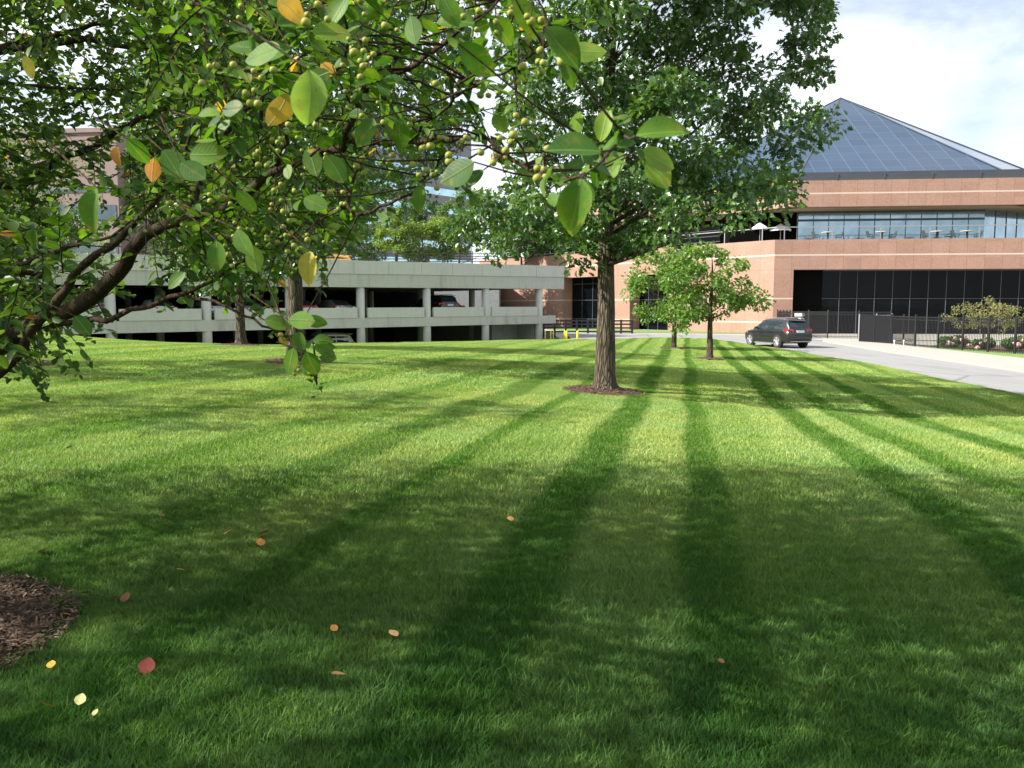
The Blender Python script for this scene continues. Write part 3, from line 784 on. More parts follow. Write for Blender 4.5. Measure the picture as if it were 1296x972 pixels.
# umbrellas on the left terrace
def parasol(px, py, wpx, label, tilt):
    Y = 84.0; p = P(px, py, Y); rr = wpx/F*Y/2
    r = empty('parasol', (p[0], p[1], 7.78), label, 'parasol', 'white parasols on the office terrace')
    m = MB(); hz_ = p[2]-7.78; nseg = 8
    for k in range(nseg):
        a0, a1 = 2*math.pi*k/nseg, 2*math.pi*(k+1)/nseg
        A3 = (rr*math.cos(a0), rr*math.sin(a0), hz_-.35); B3 = (rr*math.cos(a1), rr*math.sin(a1), hz_-.35)
        m.poly([A3, B3, (0, 0, hz_+.25)]); m.poly([(A3[0], A3[1], A3[2]-.15), (B3[0], B3[1], B3[2]-.15), B3, A3])
    m.build('canopy', M['white'], r)
    m = MB(); m.tube([(0, 0, 0), (0, 0, hz_+.25)], .04, 8); m.build('pole', M['greymetal'], r)
    m = MB(); m.tube([(0, 0, 0), (0, 0, .08)], .35, 12); m.build('base', M['greymetal'], r)
parasol(988, 286, 27, 'white parasol on the terrace nearest the blue glazing', 0)
parasol(962, 284, 20, 'white parasol on the terrace partly behind the oak leaves, left of the larger one', 0)
# ================================================================== GARAGE
RG = Vector((3.75, 70, 0)); LG = Vector((-23.5, 48.8, 0)); SPAN = (LG-RG).length
tg = (LG-RG).normalized(); og = Vector((tg.y*-1, tg.x, 0))
if og.y > 0: og = -og
GF = Frame(RG, tg, og); BAY = SPAN*.16; GL = 46.0; U0 = -.85
gar = empty('parking_garage', (-12, 70, -1), 'two-level grey concrete parking garage with open bays beyond the lawn', 'parking garage')
def zl(zr, zle): return lambda u: zr+(zle-zr)*u/SPAN
z_ut, z_um, z_ub = zl(5.93, 5.62), zl(5.0, 4.68), zl(4.0, 3.82); z_pt, z_pm, z_pb = zl(2.53, 2.40), zl(1.80, 1.70), zl(1.13, .98)
def gbox(mb, u0, u1, d0, d1, fb, ft): GF.box(mb, u0, u1, d0, d1, fb(u0), ft(u0), fb(u1), ft(u1))
cols = [SPAN*.047+BAY*k for k in range(9)]
cols = [SPAN*s for s in (.047, .207, .365, .525, .678, .838, 1.0, 1.16, 1.32)]
mb = MB()
edges = [U0]+[(a+b2)/2 for a, b2 in zip(cols[:-1], cols[1:])]+[GL]
# roof parapet: one continuous band with slim joints, beam under it
for a, b2 in zip(cols[:-1], cols[1:]): pass
js = [U0]+[c for c in np.arange(2.2, GL, BAY/2)]+[GL]
for a, b2 in zip(js[:-1], js[1:]):
    gbox(mb, a+.012, b2-.012, -.3, 0.03, z_um, z_ut)
mb.build('roof_parapet', M['conc'], gar, world=True)
mb = MB(); gbox(mb, U0, GL, -.45, -.03, z_ub, lambda u: z_um(u)-.01); mb.build('roof_beam', M['conc2'], gar, world=True)
mb = MB(); gbox(mb, U0+.9, GL, -.45, -.04, z_pb, lambda u: z_pm(u)-.01); mb.build('deck_beam', M['conc2'], gar, world=True)
ce = [cols[0]-.0]+cols
for a, b2 in zip(cols[:-1], cols[1:]):
    mb = MB(); gbox(mb, a+.42, b2-.42, -.22, 0.0, z_pm, z_pt)
    p_ = mb.build('parapet_panel', M['conc'], gar, world=True)
mb = MB()
for c in cols:
    mb = MB(); p = GF.p(c, -.36, 0)
    mb.tube([(p.x, p.y, -1.3), (p.x, p.y, z_ub(c)+.1)], .30, 20)
    mb.build('column', M['conc'], gar, True, True)
for c in cols[:]:
    for dd in (9.5, 18.5, 27):
        if dd == 27 and c > 15: continue
        mb = MB(); p = GF.p(c+.4, -dd, 0)
        mb.tube([(p.x, p.y, -1.3), (p.x, p.y, 4.2)], .28, 10); mb.build('inner_column', M['conc2'], gar, True, True)
mb = MB(); gbox(mb, U0+.1, GL, -31, -.46, lambda u: z_ub(u)+.35, lambda u: z_ub(u)+.75); mb.build('roof_slab', M['conc2'], gar, world=True)
mb = MB(); gbox(mb, U0+.9, GL, -31, -.46, lambda u: z_pb(u)+.25, lambda u: z_pb(u)+.55); mb.build('deck_slab', M['conc2'], gar, world=True)
mb = MB()
for k in range(14):
    uu = 1+k*3.2; gbox(mb, uu, uu+.25, -30, -.5, lambda u: z_ub(u)+.02, lambda u: z_ub(u)+.34)
mb.build('ceiling_rib', M['conc2'], gar, world=True)
mb = MB(); GF.box(mb, -3.2, GL, -24.3, -24.05, -1.3, 4.3); GF.box(mb, -9, -3.21, -24.3, -24.05, -1.3, .9); GF.box(mb, GL, GL+.2, -31, 0, -1.3, 4.3); mb.build('back_wall', M['void'], gar, world=True)  # near-black colour of these walls stands in for the garage's unlit depth
mb = MB(); GF.box(mb, cols[0]+.3, cols[0]+3.0, -3.2, -2.9, -1.3, 1.35); GF.box(mb, cols[0]+.05, cols[0]+.3, -31, -.7, -1.3, 1.3)
mb.build('block_wall', M['block'], gar, world=True)
mb = MB(); GF.box(mb, -.9, GL, -32, 3, -1.5, -1.28); mb.build('floor_slab', M['conc2'], gar, world=True)
# terrace with trees behind the garage + black wire fence
mb = MB(); mb.box(-60, -1.5, 96, 150, -1.3, 6.0); setp(mb.build('raised_terrace', M['block']), kind='structure')
fen = empty('wire_fence', (-10, 90, 6), 'long black wire fence above the garage roof parapet', 'fence')
mb = MB()
f0, f1 = P(440, 330, 97), P(706, 330, 97)
for z in np.arange(6.2, 8.8, .3): mb.box(f0[0], -1.6, 96.9, 96.94, z-.045, z+.045)
mb.build('wire', M['black'], fen, world=True)
for x in np.arange(f0[0], -1.5, 2.9):
    mb = MB(); mb.box(x-.05, x+.05, 96.8, 97.05, 5.95, 8.9); mb.build('post', M['black'], fen, world=True)
# ================================================================== FAR BUILDINGS
def tower(name, px_r, Yr, dirx, diry, length, label, ztop, rows, wallm, glassm, depth=25):
    p = P(px_r, 300, Yr); t = Vector((dirx, diry, 0)).normalized(); o = Vector((-t.y, t.x, 0))
    if o.y > 0: o = -o
    Fm = Frame((p[0], p[1]), t, o)
    rt = empty(name, (p[0], p[1], 0), label, 'office tower' if 'tower' in name else 'office block')
    m = MB(); Fm.box(m, 0, length, -depth, 0, -1.2, ztop); m.build('wall', wallm, rt, world=True)
    for (z0, z1) in rows:
        m = MB(); us = [.3]+list(np.arange(1.5, length-.5, 1.6))+[length-.3]
        for ua_, ub_ in zip(us[:-1], us[1:]):   # one glazed band: vertical strips share their edges
            Fm.box(m, ua_, ub_, -.2, .06, z0, z1)
        m.build('window', glassm, rt, world=True)
    m = MB(); Fm.box(m, -.15, length+.15, -depth-.15, .2, ztop+.003, ztop+.5); m.build('roof_edge', wallm, rt, world=True)
z0 = P(541, 239, 170)[2]
tower('office_tower', 597, 180, -.65, -.76, 62, 'grey office tower with bright glass bands seen between the trees', z0+11.5,
      [(z0-.9+k*3.6, z0+.5+k*3.6) for k in range(-6, 3)], M['spandrel'], M['towerglass'])
za = P(90, 237, 95)[2]
tower('brown_building', 152, 97, -1, .12, 60, 'mauve-brown banded building glimpsed left behind the crab apple', za+6.5,
      [(za-.25, za+.15), (za-3.4, za-1.7), (za-8, za-6)], M['brownwall'], M['dullglass'])
# ================================================================== RAILING, BOLLARDS
ral = empty('railing', (6, 79, 0), 'black metal railing left of the big oak trunk beside the garage', 'railing')
xa, xb = P(688, 420, 79)[0], P(800, 420, 79)[0]
for x in np.linspace(xa, xb, 9):
    mb = MB(); mb.box(x-.09, x+.09, 78.9, 79.1, -.4, 1.3); mb.build('post', M['black'], ral, world=True)
mb = MB()
for z in (.15, .5, .85, 1.18): mb.box(xa, xb, 78.96, 79.04, z-.075, z+.075)
mb.build('rail', M['black'], ral, world=True)
bl = [(690, .04, 'thin yellow post nearest the garage corner'), (697, .04, 'second thin yellow post from the garage corner'), (700.5, .04, 'third thin yellow post from the garage corner'),
      (714.5, .05, 'thin yellow post touching the stout bollard'), (717, .11, 'stout yellow bollard beside a thin post'), (731, .1, 'yellow bollard standing apart, nearest the oak trunk')]
for px, r_, lb in bl:
    p = P(px, 420, 66+(px-690)*.02); o = empty('bollard', (p[0], p[1], -.6), lb, 'bollard', 'yellow bollards by the garage ramp')
    m = MB(); hh = 1.22 if r_ < .06 else 1.12
    m.tube([(0, 0, 0), (0, 0, hh), (0, 0, hh+r_*.6), (0, 0, hh+r_*.9)], [r_, r_, r_*.7, r_*.2], 12); m.build('post', M['yellow'], o, True)
    m = MB(); m.tube([(0, 0, 0), (0, 0, .06)], r_*1.5, 12); m.build('footing', M['conc'], o)
# ================================================================== FENCE
def picket_fence(pts, label, z0=.05, h=1.95, pick=.115, pw=.011, name='iron_fence', gap=1.95, mat='black', dense=False):
    root = empty(name, (pts[0][0], pts[0][1], 0), label, 'gate' if 'gate' in name else 'fence')
    for (a, b2) in zip(pts[:-1], pts[1:]):
        A2, B2 = Vector((a[0], a[1], 0)), Vector((b2[0], b2[1], 0)); L = (B2-A2).length; t = (B2-A2)/L
        fm = Frame(A2, t, (t.y, -t.x)); kk = max(1, round(L/gap))
        for k in range(kk+1):
            if k == kk and b2 is not pts[-1]: continue
            m = MB(); uu = k*L/kk; fm.box(m, uu-.045, uu+.045, -.045, .045, 0, h+.12); m.build('post', M[mat], root, world=True)
        m = MB(); uu = .05
        while uu < L: fm.box(m, uu-pw, uu+pw, -pw, pw, z0, h+.0); uu += pick
        for z in (.18, h-.22, h-.05): fm.box(m, 0, L, -.02, .02, z-.02, z+.02)
        m.build('picket_panel', M[mat], root, world=True)
    return root
fp = []
for px, py in ((1158, 439.6), (1187, 441.6), (1218, 444), (1251, 446.3), (1285, 448.6)):
    Y = 2.58/((py-387)/F); fp.append(((px-648)/F*Y, Y))
v = Vector((fp[-1][0]-fp[0][0], fp[-1][1]-fp[0][1])).normalized()
ext = [(fp[-1][0]+v.x*1.95*k, fp[-1][1]+v.y*1.95*k) for k in (1, 2, 3)]
g0 = (25.3, 55.2)
picket_fence([g0]+fp+ext, 'black iron picket fence along the pavement in front of the flower beds')
picket_fence([(24.6, 58.6), (25.0, 57.2), (25.3, 55.4)], 'dark dense-barred sliding gate leaf beside the pavement', pick=.085, pw=.02, name='iron_gate', gap=1.9)
picket_fence([(24.6, 58.8), (29.5, 64.5)], 'open-barred gate beyond the sliding gate leaf', pick=.16, pw=.009, name='swing_gate', gap=3.6, mat='greymetal', h=1.9)
picket_fence([(29.5, 64.7), (25.3, 66.5), (23.3, 69.6), (24.6, 77)], 'black iron fence behind the parked car, by the granite corner', pick=.10, pw=.013, h=2.15)
o = empty('notice_board', (23.75, 68.6, 0), 'small white notice on the fence behind the parked car', 'sign')
m = MB(); m.box(-.42, .42, -.02, .0, 1.72, 2.0); m.build('sign_plate', M['white'], o); m = MB(); m.box(-.13, .13, -.02, .0, 1.40, 1.60); m.build('lower_plate', M['white'], o)
m = MB(); m.tube([(0, .03, 0), (0, .03, 2.0)], .03, 8); m.build('post', M['greymetal'], o)
# ================================================================== CARS
PAINT = {}
def paint(name, c, metal=.3):
    m, nt, b = new_mat('car_paint_'+name); b.inputs['Base Color'].default_value = (*c, 1); b.inputs['Roughness'].default_value = .28; b.inputs['Metallic'].default_value = metal
    b.inputs['Coat Weight'].default_value = .7; b.inputs['Coat Roughness'].default_value = .05
    v = noise(nt, gpos(nt), 2, 3); nt.links.new(ramp(nt, v, [(.3, tuple(x*.9 for x in c)), (.7, tuple(x*1.08 for x in c))]), b.inputs['Base Color']); return m
M['p_char'] = paint('charcoal', (.022, .023, .026)); M['p_red'] = paint('red', (.45, .02, .015)); M['p_silver'] = paint('silver', (.45, .46, .48), .6)
M['p_white'] = paint('white', (.75, .76, .76), 0); M['p_yellow'] = paint('yellow', (.8, .42, .02), 0); M['p_black'] = paint('black', (.012, .012, .016)); M['p_blue'] = paint('blue', (.10, .16, .25))
M['carglass'] = glass('car_glass', (.02, .035, .045), .04, .7, .1); M['tyre'] = simple('tyre_rubber', (.02, .02, .02), .85, .1, 10)
M['rim'] = simple('alloy_rim', (.62, .62, .64), .3, .05, 8, .7); M['tail'] = simple('red_lamp', (.55, .01, .01), .2, .1, 10)
M['lamp'] = simple('clear_lamp', (.7, .72, .75), .15, .05, 10); M['plate'] = simple('number_plate', (.62, .72, .75), .4, .05, 20); M['trim'] = simple('black_trim', (.015, .015, .015), .6, .1, 9)
M['chrome'] = simple('chrome', (.7, .7, .72), .15, .05, 5, 1)
def make_car(loc, heading, paintm, label, kind='suv', name='parked_car', group=None):
    """heading = direction the nose points (x,y)"""
    rz = math.atan2(heading[1], heading[0])
    root = empty(name, loc, label, 'car', group, rz)
    if kind == 'suv':
        LB = [(-2.53,.72,.58,.98), (-2.50,.86,.42,1.08), (-2.38,.93,.34,1.14), (-2.0,.96,.28,1.16), (-1.0,.965,.24,1.14), (0,.965,.24,1.12), (1.0,.962,.24,1.10), (1.5,.95,.26,1.07), (2.0,.92,.28,1.02), (2.35,.85,.32,.94), (2.52,.68,.42,.80)]
        GH = [(-2.44,.80,.70,1.24), (-2.20,.86,.68,1.66), (-2.0,.88,.69,1.73), (-1.4,.89,.71,1.79), (-.5,.895,.72,1.80), (.15,.895,.71,1.77), (.45,.89,.69,1.70), (.95,.88,.72,1.40), (1.38,.86,.78,1.13)]
        wr, wx, bz = .40, (-1.52, 1.52), 1.12
    else:
        LB = [(-2.35,.66,.52,.82), (-2.28,.82,.38,.94), (-1.9,.88,.28,.98), (-1.0,.90,.22,.96), (0,.90,.22,.93), (1.0,.90,.22,.91), (1.5,.88,.24,.86), (2.0,.83,.28,.78), (2.3,.66,.36,.66)]
        GH = [(-1.95,.76,.66,1.0), (-1.35,.79,.60,1.30), (-.9,.80,.60,1.40), (-.2,.81,.61,1.44), (.3,.81,.60,1.40), (.8,.80,.64,1.15), (1.25,.78,.70,.92)]
        wr, wx, bz = .33, (-1.38, 1.40), .93
    m = MB()
    def ring(x, w_, zb_, zt_):
        return [(x, 0, zb_), (x, w_*.8, zb_), (x, w_*.97, zb_+.10), (x, w_, zb_+(zt_-zb_)*.38), (x, w_*.995, zb_+(zt_-zb_)*.62), (x, w_*.955, zt_-.07), (x, w_*.86, zt_), (x, 0, zt_+.015)]
    rs = []
    for st in LB:
        h_ = ring(*st); rs.append(h_+[(x, -y, z) for x, y, z in reversed(h_[1:-1])])
    nn = len(rs[0]); b0 = len(m.v)
    for r_ in rs: m.v += r_; m.uv += [(0, 0)]*nn
    for i in range(len(rs)-1):
        for j in range(nn): m.f.append((b0+i*nn+j, b0+(i+1)*nn+j, b0+(i+1)*nn+(j+1) % nn, b0+i*nn+(j+1) % nn))
    m.f.append(tuple(b0+j for j in range(nn))); m.f.append(tuple(b0+(len(rs)-1)*nn+j for j in reversed(range(nn))))
    # greenhouse
    rs = []
    for (x, wb, wt, zt_) in GH:
        h_ = [(x, 0, bz-.1), (x, wb, bz-.06), (x, wb+(wt-wb)*.5, bz+(zt_-bz)*.5), (x, wt+.015, zt_-.06), (x, wt-.09, zt_), (x, 0, zt_+.02)]
        rs.append(h_+[(x, -y, z) for x, y, z in reversed(h_[1:-1])])
    nn = len(rs[0]); b0 = len(m.v)
    for r_ in rs: m.v += r_; m.uv += [(0, 0)]*nn
    for i in range(len(rs)-1):
        for j in range(nn): m.f.append((b0+i*nn+j, b0+(i+1)*nn+j, b0+(i+1)*nn+(j+1) % nn, b0+i*nn+(j+1) % nn))
    m.f.append(tuple(b0+j for j in range(nn))); m.f.append(tuple(b0+(len(rs)-1)*nn+j for j in reversed(range(nn))))
    body = m.build('body', M[paintm], root, True)
    md = body.modifiers.new('es', 'EDGE_SPLIT'); md.split_angle = R(38)
    GX = [g[0] for g in GH]
    def gs(x, t, s):
        wb = np.interp(x, GX, [g[1] for g in GH]); wt = np.interp(x, GX, [g[2] for g in GH])+.015; z1 = np.interp(x, GX, [g[3] for g in GH])-.06
        mx_ = wb+(wt-.015-wb)*.5
        y = np.interp(t, [0, .5, 1], [wb, mx_, wt]); return (x, s*(y+.012), bz-.06+(z1-bz+.06)*t)
    if kind == 'suv': wins = [(.98, .08, .14, .86), (.0, -.92, .14, .86), (-1.0, -1.95, .16, .84)]
    else: wins = [(.85, .05, .12, .84), (-.02, -.85, .12, .84)]
    for s in (1, -1):
        for (x1, x0, t0, t1) in wins:
            m = MB(); kx = 6
            for i in range(kx):
                xa_ = x0+(x1-x0)*i/kx; xb_ = x0+(x1-x0)*(i+1)/kx
                for j in range(2):
                    ta, tb_ = t0+(t1-t0)*j/2, t0+(t1-t0)*(j+1)/2
                    q = [gs(xa_, ta, s), gs(xb_, ta, s), gs(xb_, tb_, s), gs(xa_, tb_, s)]
                    m.poly(q if s > 0 else q[::-1])
            m.build('side_window', M['carglass'], root, True)
    def across(xa_, xb_, inset, nm, mt, lift):
        m = MB(); kx = 4
        for i in range(kx):
            a = xa_+(xb_-xa_)*i/kx; b3 = xa_+(xb_-xa_)*(i+1)/kx
            wa = np.interp(a, GX, [g[2] for g in GH])-inset; wb_ = np.interp(b3, GX, [g[2] for g in GH])-inset
            z_a = np.interp(a, GX, [g[3] for g in GH])+lift; z_b = np.interp(b3, GX, [g[3] for g in GH])+lift
            off = -.02 if nm == 'rear_window' else .02
            m.poly([(a+off, -wa, z_a), (b3+off, -wb_, z_b), (b3+off, wb_, z_b), (a+off, wa, z_a)])
        m.build(nm, M[mt], root, True)
    if kind == 'suv': across(-2.43, -2.21, .04, 'rear_window', 'carglass', .02); across(.52, 1.32, .08, 'windscreen', 'carglass', .03)
    else: across(-1.9, -1.0, .06, 'rear_window', 'carglass', .03); across(.35, 1.18, .06, 'windscreen', 'carglass', .03)
    W_max = LB[4][1]
    for x in wx:
        for s in (1, -1):
            r2 = MB(); yo = s*(W_max-.10)
            wroot = r2
            r2.tube([(x, yo-s*.12, wr), (x, yo-s*.02, wr), (x, yo+s*.10, wr), (x, yo+s*.125, wr)], [wr, wr, wr, wr*.93], 28)
            tire = r2.build('wheel', M['tyre'], root)
            r3 = MB(); r3.tube([(x, yo+s*.118, wr), (x, yo+s*.132, wr)], wr*.68, 24)
            r3.build('rim', M['trim'], tire)
            r4 = MB()
            for k in range(5):
                a = k*2*math.pi/5+.3
                for da in (-.16, .16):
                    ca, sa = math.cos(a+da), math.sin(a+da)
                    r4.tube([(x, yo+s*.14, wr), (x+ca*wr*.66, yo+s*.136, wr+sa*wr*.66)], [.045, .035], 5)
            for k in range(24):
                a0, a1 = k*2*math.pi/24, (k+1)*2*math.pi/24
                r4.tube([(x+math.cos(a0)*wr*.67, yo+s*.135, wr+math.sin(a0)*wr*.67), (x+math.cos(a1)*wr*.67, yo+s*.135, wr+math.sin(a1)*wr*.67)], .02, 4)
            r4.build('spokes', M['rim'], tire)
            r5 = MB(); r5.tube([(x, s*(W_max-.06), wr+.02), (x, s*(W_max+.006), wr+.02)], wr*1.13, 28); r5.build('wheel_arch', M['trim'], root)
    xr = LB[0][0]; ztl = .98 if kind == 'suv' else .78
    for s in (1, -1):
        m = MB(); y0, y1 = (.50, .90) if kind == 'suv' else (.42, .80)
        ztl0, ztl1 = ztl+.02, ztl+.20
        c = [(xr+.00, s*y0, ztl0), (xr+.16, s*(y1+.035), ztl0+.02), (xr+.4, s*(y1+.055), ztl0+.07), (xr+.2, s*y0, ztl0), (xr+.02, s*y0, ztl1-.03), (xr+.17, s*(y1+.02), ztl1+.01), (xr+.4, s*(y1+.04), ztl1), (xr+.2, s*y0, ztl1)]
        m.quadbox(c); m.build('taillight', M['tail'], root)
        m = MB(); xf = LB[-1][0]; m.quadbox([(xf-.15, s*.5, .72), (xf-.5, s*.9, .74), (xf-.6, s*.8, .74), (xf-.3, s*.45, .72), (xf-.15, s*.5, .84), (xf-.5, s*.9, .92), (xf-.6, s*.8, .92), (xf-.3, s*.45, .86)]); m.build('headlight', M['lamp'], root)
        m = MB(); m.box(.62, .82, s*(W_max-.02) if s > 0 else -W_max-.16, W_max+.16 if s > 0 else -(W_max-.02), bz+.02, bz+.16); m.build('mirror', M[paintm], root, bevel=.03)
        for xh in (.22, -.78):
            m = MB(); m.box(xh-.09, xh+.09, *sorted((s*(W_max-.02), s*(W_max+.012))), bz-.2, bz-.165); m.build('door_handle', M[paintm], root)
        if kind == 'suv':
            m = MB(); m.tube([(-1.9, s*.66, 1.77), (-1.7, s*.66, 1.85), (.1, s*.66, 1.85), (.3, s*.66, 1.77)], .018, 6); m.build('roof_rail', M['greymetal'], root)
            m = MB(); m.box(-1.1, 1.05, *sorted((s*(W_max-.1), s*(W_max-.01))), .22, .30); m.build('sill_trim', M['greymetal'], root)
    m = MB(); m.box(xr-.02, xr+.06, -.26, .26, ztl-.02, ztl+.12); m.build('number_plate', M['plate'], root)
    m = MB(); m.box(xr-.015, xr+.2, -.62, .62, .46, .56); m.build('bumper_trim', M['trim'], root, bevel=.01)
    if kind == 'suv':
        m = MB(); m.box(xr+.02, xr+.12, -.5, .5, ztl+.03, ztl+.1); m.build('light_bar', M['tail'], root)
        m = MB(); m.box(-2.42, -2.08, -.60, .60, 1.745, 1.775); m.build('spoiler', M[paintm], root, bevel=.01)
        m = MB(); m.box(xr-.03, xr+.1, -.7, .7, .40, .43); m.build('chrome_strip', M['chrome'], root)
    return root
# SUV: rear left wheel stands at photo (985,440)
Yw = 2.6/((440-387)/F); hw = Vector((-.27, .963, 0)).normalized(); left = Vector((-hw.y, hw.x, 0))
rw = Vector(((985-648)/F*Yw, Yw, 0)); ctr = rw - left*.86 + hw*1.52
make_car((ctr.x, ctr.y, .0), (hw.x, hw.y), 'p_char', 'charcoal sport utility car parked on the drive near the iron gates', name='parked_car', group=None)
def garage_car(px, deck, depth, heading_in, paintm, label, kind='sedan'):
    u = GF.u_at(px); p = GF.p(u, -depth, 0)
    u = u; z = (z_pb(u)+.552) if deck == 1 else (-1.27 if deck == 0 else z_ub(u)+.76)
    hd = -og if heading_in else tg
    make_car((p.x, p.y, z), (hd.x, hd.y), paintm, label, kind, group='cars parked in the garage')
garage_car(580, 1, 3.6, True, 'p_black', 'black car on the upper garage deck, second open bay from the right end', 'suv')
garage_car(620, 1, 7.5, False, 'p_red', 'dark red car deep on the upper garage deck beside a column')
garage_car(398, 1, 3.4, True, 'p_red', 'red car on the upper garage deck right of the oak trunk')
garage_car(447, 1, 3.4, True, 'p_silver', 'silver car on the upper garage deck, left of the dirty-faced column')
garage_car(330, 1, 3.4, True, 'p_blue', 'blue-grey car on the upper garage deck between two oak trunks')
garage_car(285, 1, 3.4, True, 'p_silver', 'silver car on the upper garage deck behind the thinner oak trunk')
garage_car(215, 1, 3.4, True, 'p_white', 'white car on the upper garage deck behind the long bare branch')
garage_car(120, 1, 3.4, True, 'p_silver', 'silver car on the upper garage deck at the far left bay', 'suv')
garage_car(436, 0, 4.2, False, 'p_white', 'white car roof on the lower garage level, right of the oak trunk', 'suv')
garage_car(325, 0, 4.0, True, 'p_red', 'red car roof on the lower garage level between oak trunks', 'sedan')
garage_car(452, 2, 6.0, False, 'p_yellow', 'yellow vehicle on the garage roof showing over the parapet', 'suv')
# ================================================================== MULCH BEDS
def mulch_bed(x, y, rad, label, chips=500, sq=1.0, fine=1.0):
    seg = 48; rings = 6; V = []; 
    for i in range(rings+1):
        for j in range(seg):
            a = 2*math.pi*j/seg; rr = rad*i/rings*(1+.07*math.sin(3*a+x)+.04*math.sin(7*a+y))
            V.append((x+rr*math.cos(a), y+rr*math.sin(a)*sq, 0))
    V = np.array(V); rr = np.hypot(V[:, 0]-x, (V[:, 1]-y)/sq)/rad
    V[:, 2] = gz(V[:, 0], V[:, 1])+.03+.09*np.clip(1-rr, 0, 1)**.7*min(1, rad)+rng.normal(0, .008, len(V))-.05*(rr > .97)
    Q = [(i*seg+j, (i+1)*seg+j, (i+1)*seg+(j+1) % seg, i*seg+(j+1) % seg) for i in range(rings) for j in range(seg)]
    T = np.array([(-.5, -.5, 0), (.5, -.35, .05), (.5, .4, 0), (-.45, .5, .08)])
    a = rng.uniform(0, 2*math.pi, chips); r_ = rad*1.06*np.sqrt(rng.uniform(0, 1, chips))
    cx = x+r_*np.cos(a); cy_ = y+r_*np.sin(a)*sq; rn = r_/rad
    cz = gz(cx, cy_)+.04+.09*np.clip(1-rn, 0, 1)**.7*min(1, rad)+rng.uniform(0, .02, chips)
    d = rnd_unit(chips); d[:, 2] *= .3; nr = rnd_unit(chips)*.5+np.array([0, 0, 1])
    Rm = rot_mats(d, nr, chips); L = T[None]*np.stack([fine*rng.uniform(.005, .022, chips), fine*rng.uniform(.015, .10, chips), np.full(chips, .02)], 1)[:, None, :]
    CV = np.einsum('nij,nkj->nki', Rm, L)+np.stack([cx, cy_, cz], 1)[:, None, :]
    b0 = len(V); V2 = np.concatenate([V, CV.reshape(-1, 3)])
    CQ = (np.arange(4)[None]+(np.arange(chips)*4)[:, None])+b0
    tint = np.concatenate([np.full(b0, .1), np.repeat(rng.beta(1.5, 2.5, chips), 4)])
    me = np_mesh('mulch_bed', V2, np.concatenate([np.array(Q), CQ]), False, {'tint': tint})
    o = link('mulch_bed', me, [M['mulch'], M['chip']]); 
    mi = np.zeros(len(Q)+chips, np.int32); mi[len(Q):] = 1; me.polygons.foreach_set('material_index', mi)
    setp(o, label, None, None, 'structure'); beds.append((x, y, rad, sq)); return o
beds = []
OAK = (2.08, 18.5); OA = (-5.75, 22.0); OB = (-10.8, 33.0); T2 = cpt(853, 441, 45)[:2]; T3 = cpt(898, 455, 37)[:2]
CRAB = (-2.98, 3.80); CRAB2 = (-12.0, 19.3)
mulch_bed(*OAK, .92, 'brown mulch ring round the big oak trunk', 1600)
mulch_bed(*OA, .88, 'brown mulch ring round the left oak trunk', 900)
mulch_bed(*OB, .95, 'brown mulch ring round the thinner oak near the garage', 600)
mulch_bed(*T2, .75, 'small mulch ring under the farther young tree', 250); mulch_bed(*T3, .75, 'small mulch ring under the nearer young tree', 300)
mulch_bed(-2.92, 3.60, .82, 'dark mulch bed in the near left corner', 9000, fine=.62); mulch_bed(CRAB2[0], CRAB2[1], 1.35, 'dark mulch bed at the left edge', 1500)
# ================================================================== OAKS
OAKPOLY = [(640,-330), (1090,-330), (1040,-60), (1045,10), (1058,60), (1030,100), (985,118), (968,160), (985,168), (1045,125), (1062,142), (1030,178), (1005,205), (985,240), (970,268),
           (935,290), (880,290), (860,305), (800,322), (770,312), (735,338), (712,300), (660,312), (600,305), (570,275), (585,250), (625,250), (660,215), (662,190), (640,165), (655,120), (640,60)]
C = clumps(OAKPOLY, 18.5, 3.2, 480, mind=.31)
tree('oak_tree', (OAK[0], OAK[1], g1(*OAK)), .215, 13.2, C, .155, 'oakleaf', 'large oak in the middle of the lawn with a straight furrowed trunk', 'oak tree', 'oak trees on the lawn', nl=118, crad=.48, z_first=3.5, limbs=46, flare=1.75, lean=(.008, 0))
OAPOLY = [(205,-120), (560,-120), (600,60), (590,160), (545,225), (560,250), (500,262), (455,290), (440,320), (395,335), (330,330), (290,345), (262,300), (230,250), (180,200), (160,60)]
C = clumps(OAPOLY, 22, 3.0, 380, mind=.36)
tree('oak_tree', (OA[0], OA[1], g1(*OA)), .225, 11.5, C, .14, 'oakleaf', 'dark-trunked oak left of centre in front of the garage, partly behind crab apple sprigs', 'oak tree', 'oak trees on the lawn', nl=90, crad=.6, z_first=3.6, limbs=34)
OBPOLY = [(190,60), (380,60), (420,200), (400,300), (352,345), (350,368), (300,375), (250,372), (245,350), (215,335), (190,260), (170,160)]
C = clumps(OBPOLY, 33, 3.2, 240, mind=.45)
tree('oak_tree', (OB[0], OB[1], g1(*OB)), .185, 12.0, C, .15, 'oakleaf', 'thinner farther oak by the garage, standing left of the dark-trunked oak', 'oak tree', 'oak trees on the lawn', nl=90, crad=.7, z_first=3.6, limbs=26)
# oaks outside the frame to the left; their shade lies on the lawn
def shade_oak(x, y, zc, rr, hh, label, nc=150):
    q = rnd_unit(nc)*(rng.uniform(.25, 1, (nc, 1))**.4)*np.array([rr, rr, hh]); C = q+np.array([x, y, g1(x, y)+zc])
    return tree('oak_tree', (x, y, g1(x, y)), .22, g1(x, y)+zc+hh*.8, C, .14, 'oakleaf', label, 'oak tree', 'oak trees on the lawn', nl=36, crad=.52, z_first=3.0, limbs=24)
shade_oak(-9.5, 2.2, 5.6, 3.2, 3.1, 'oak just outside the left edge, shading the near lawn', 118)
shade_oak(-12.4, 10.6, 6.3, 2.7, 3.2, 'oak beyond the left edge, shading the middle lawn', 110)
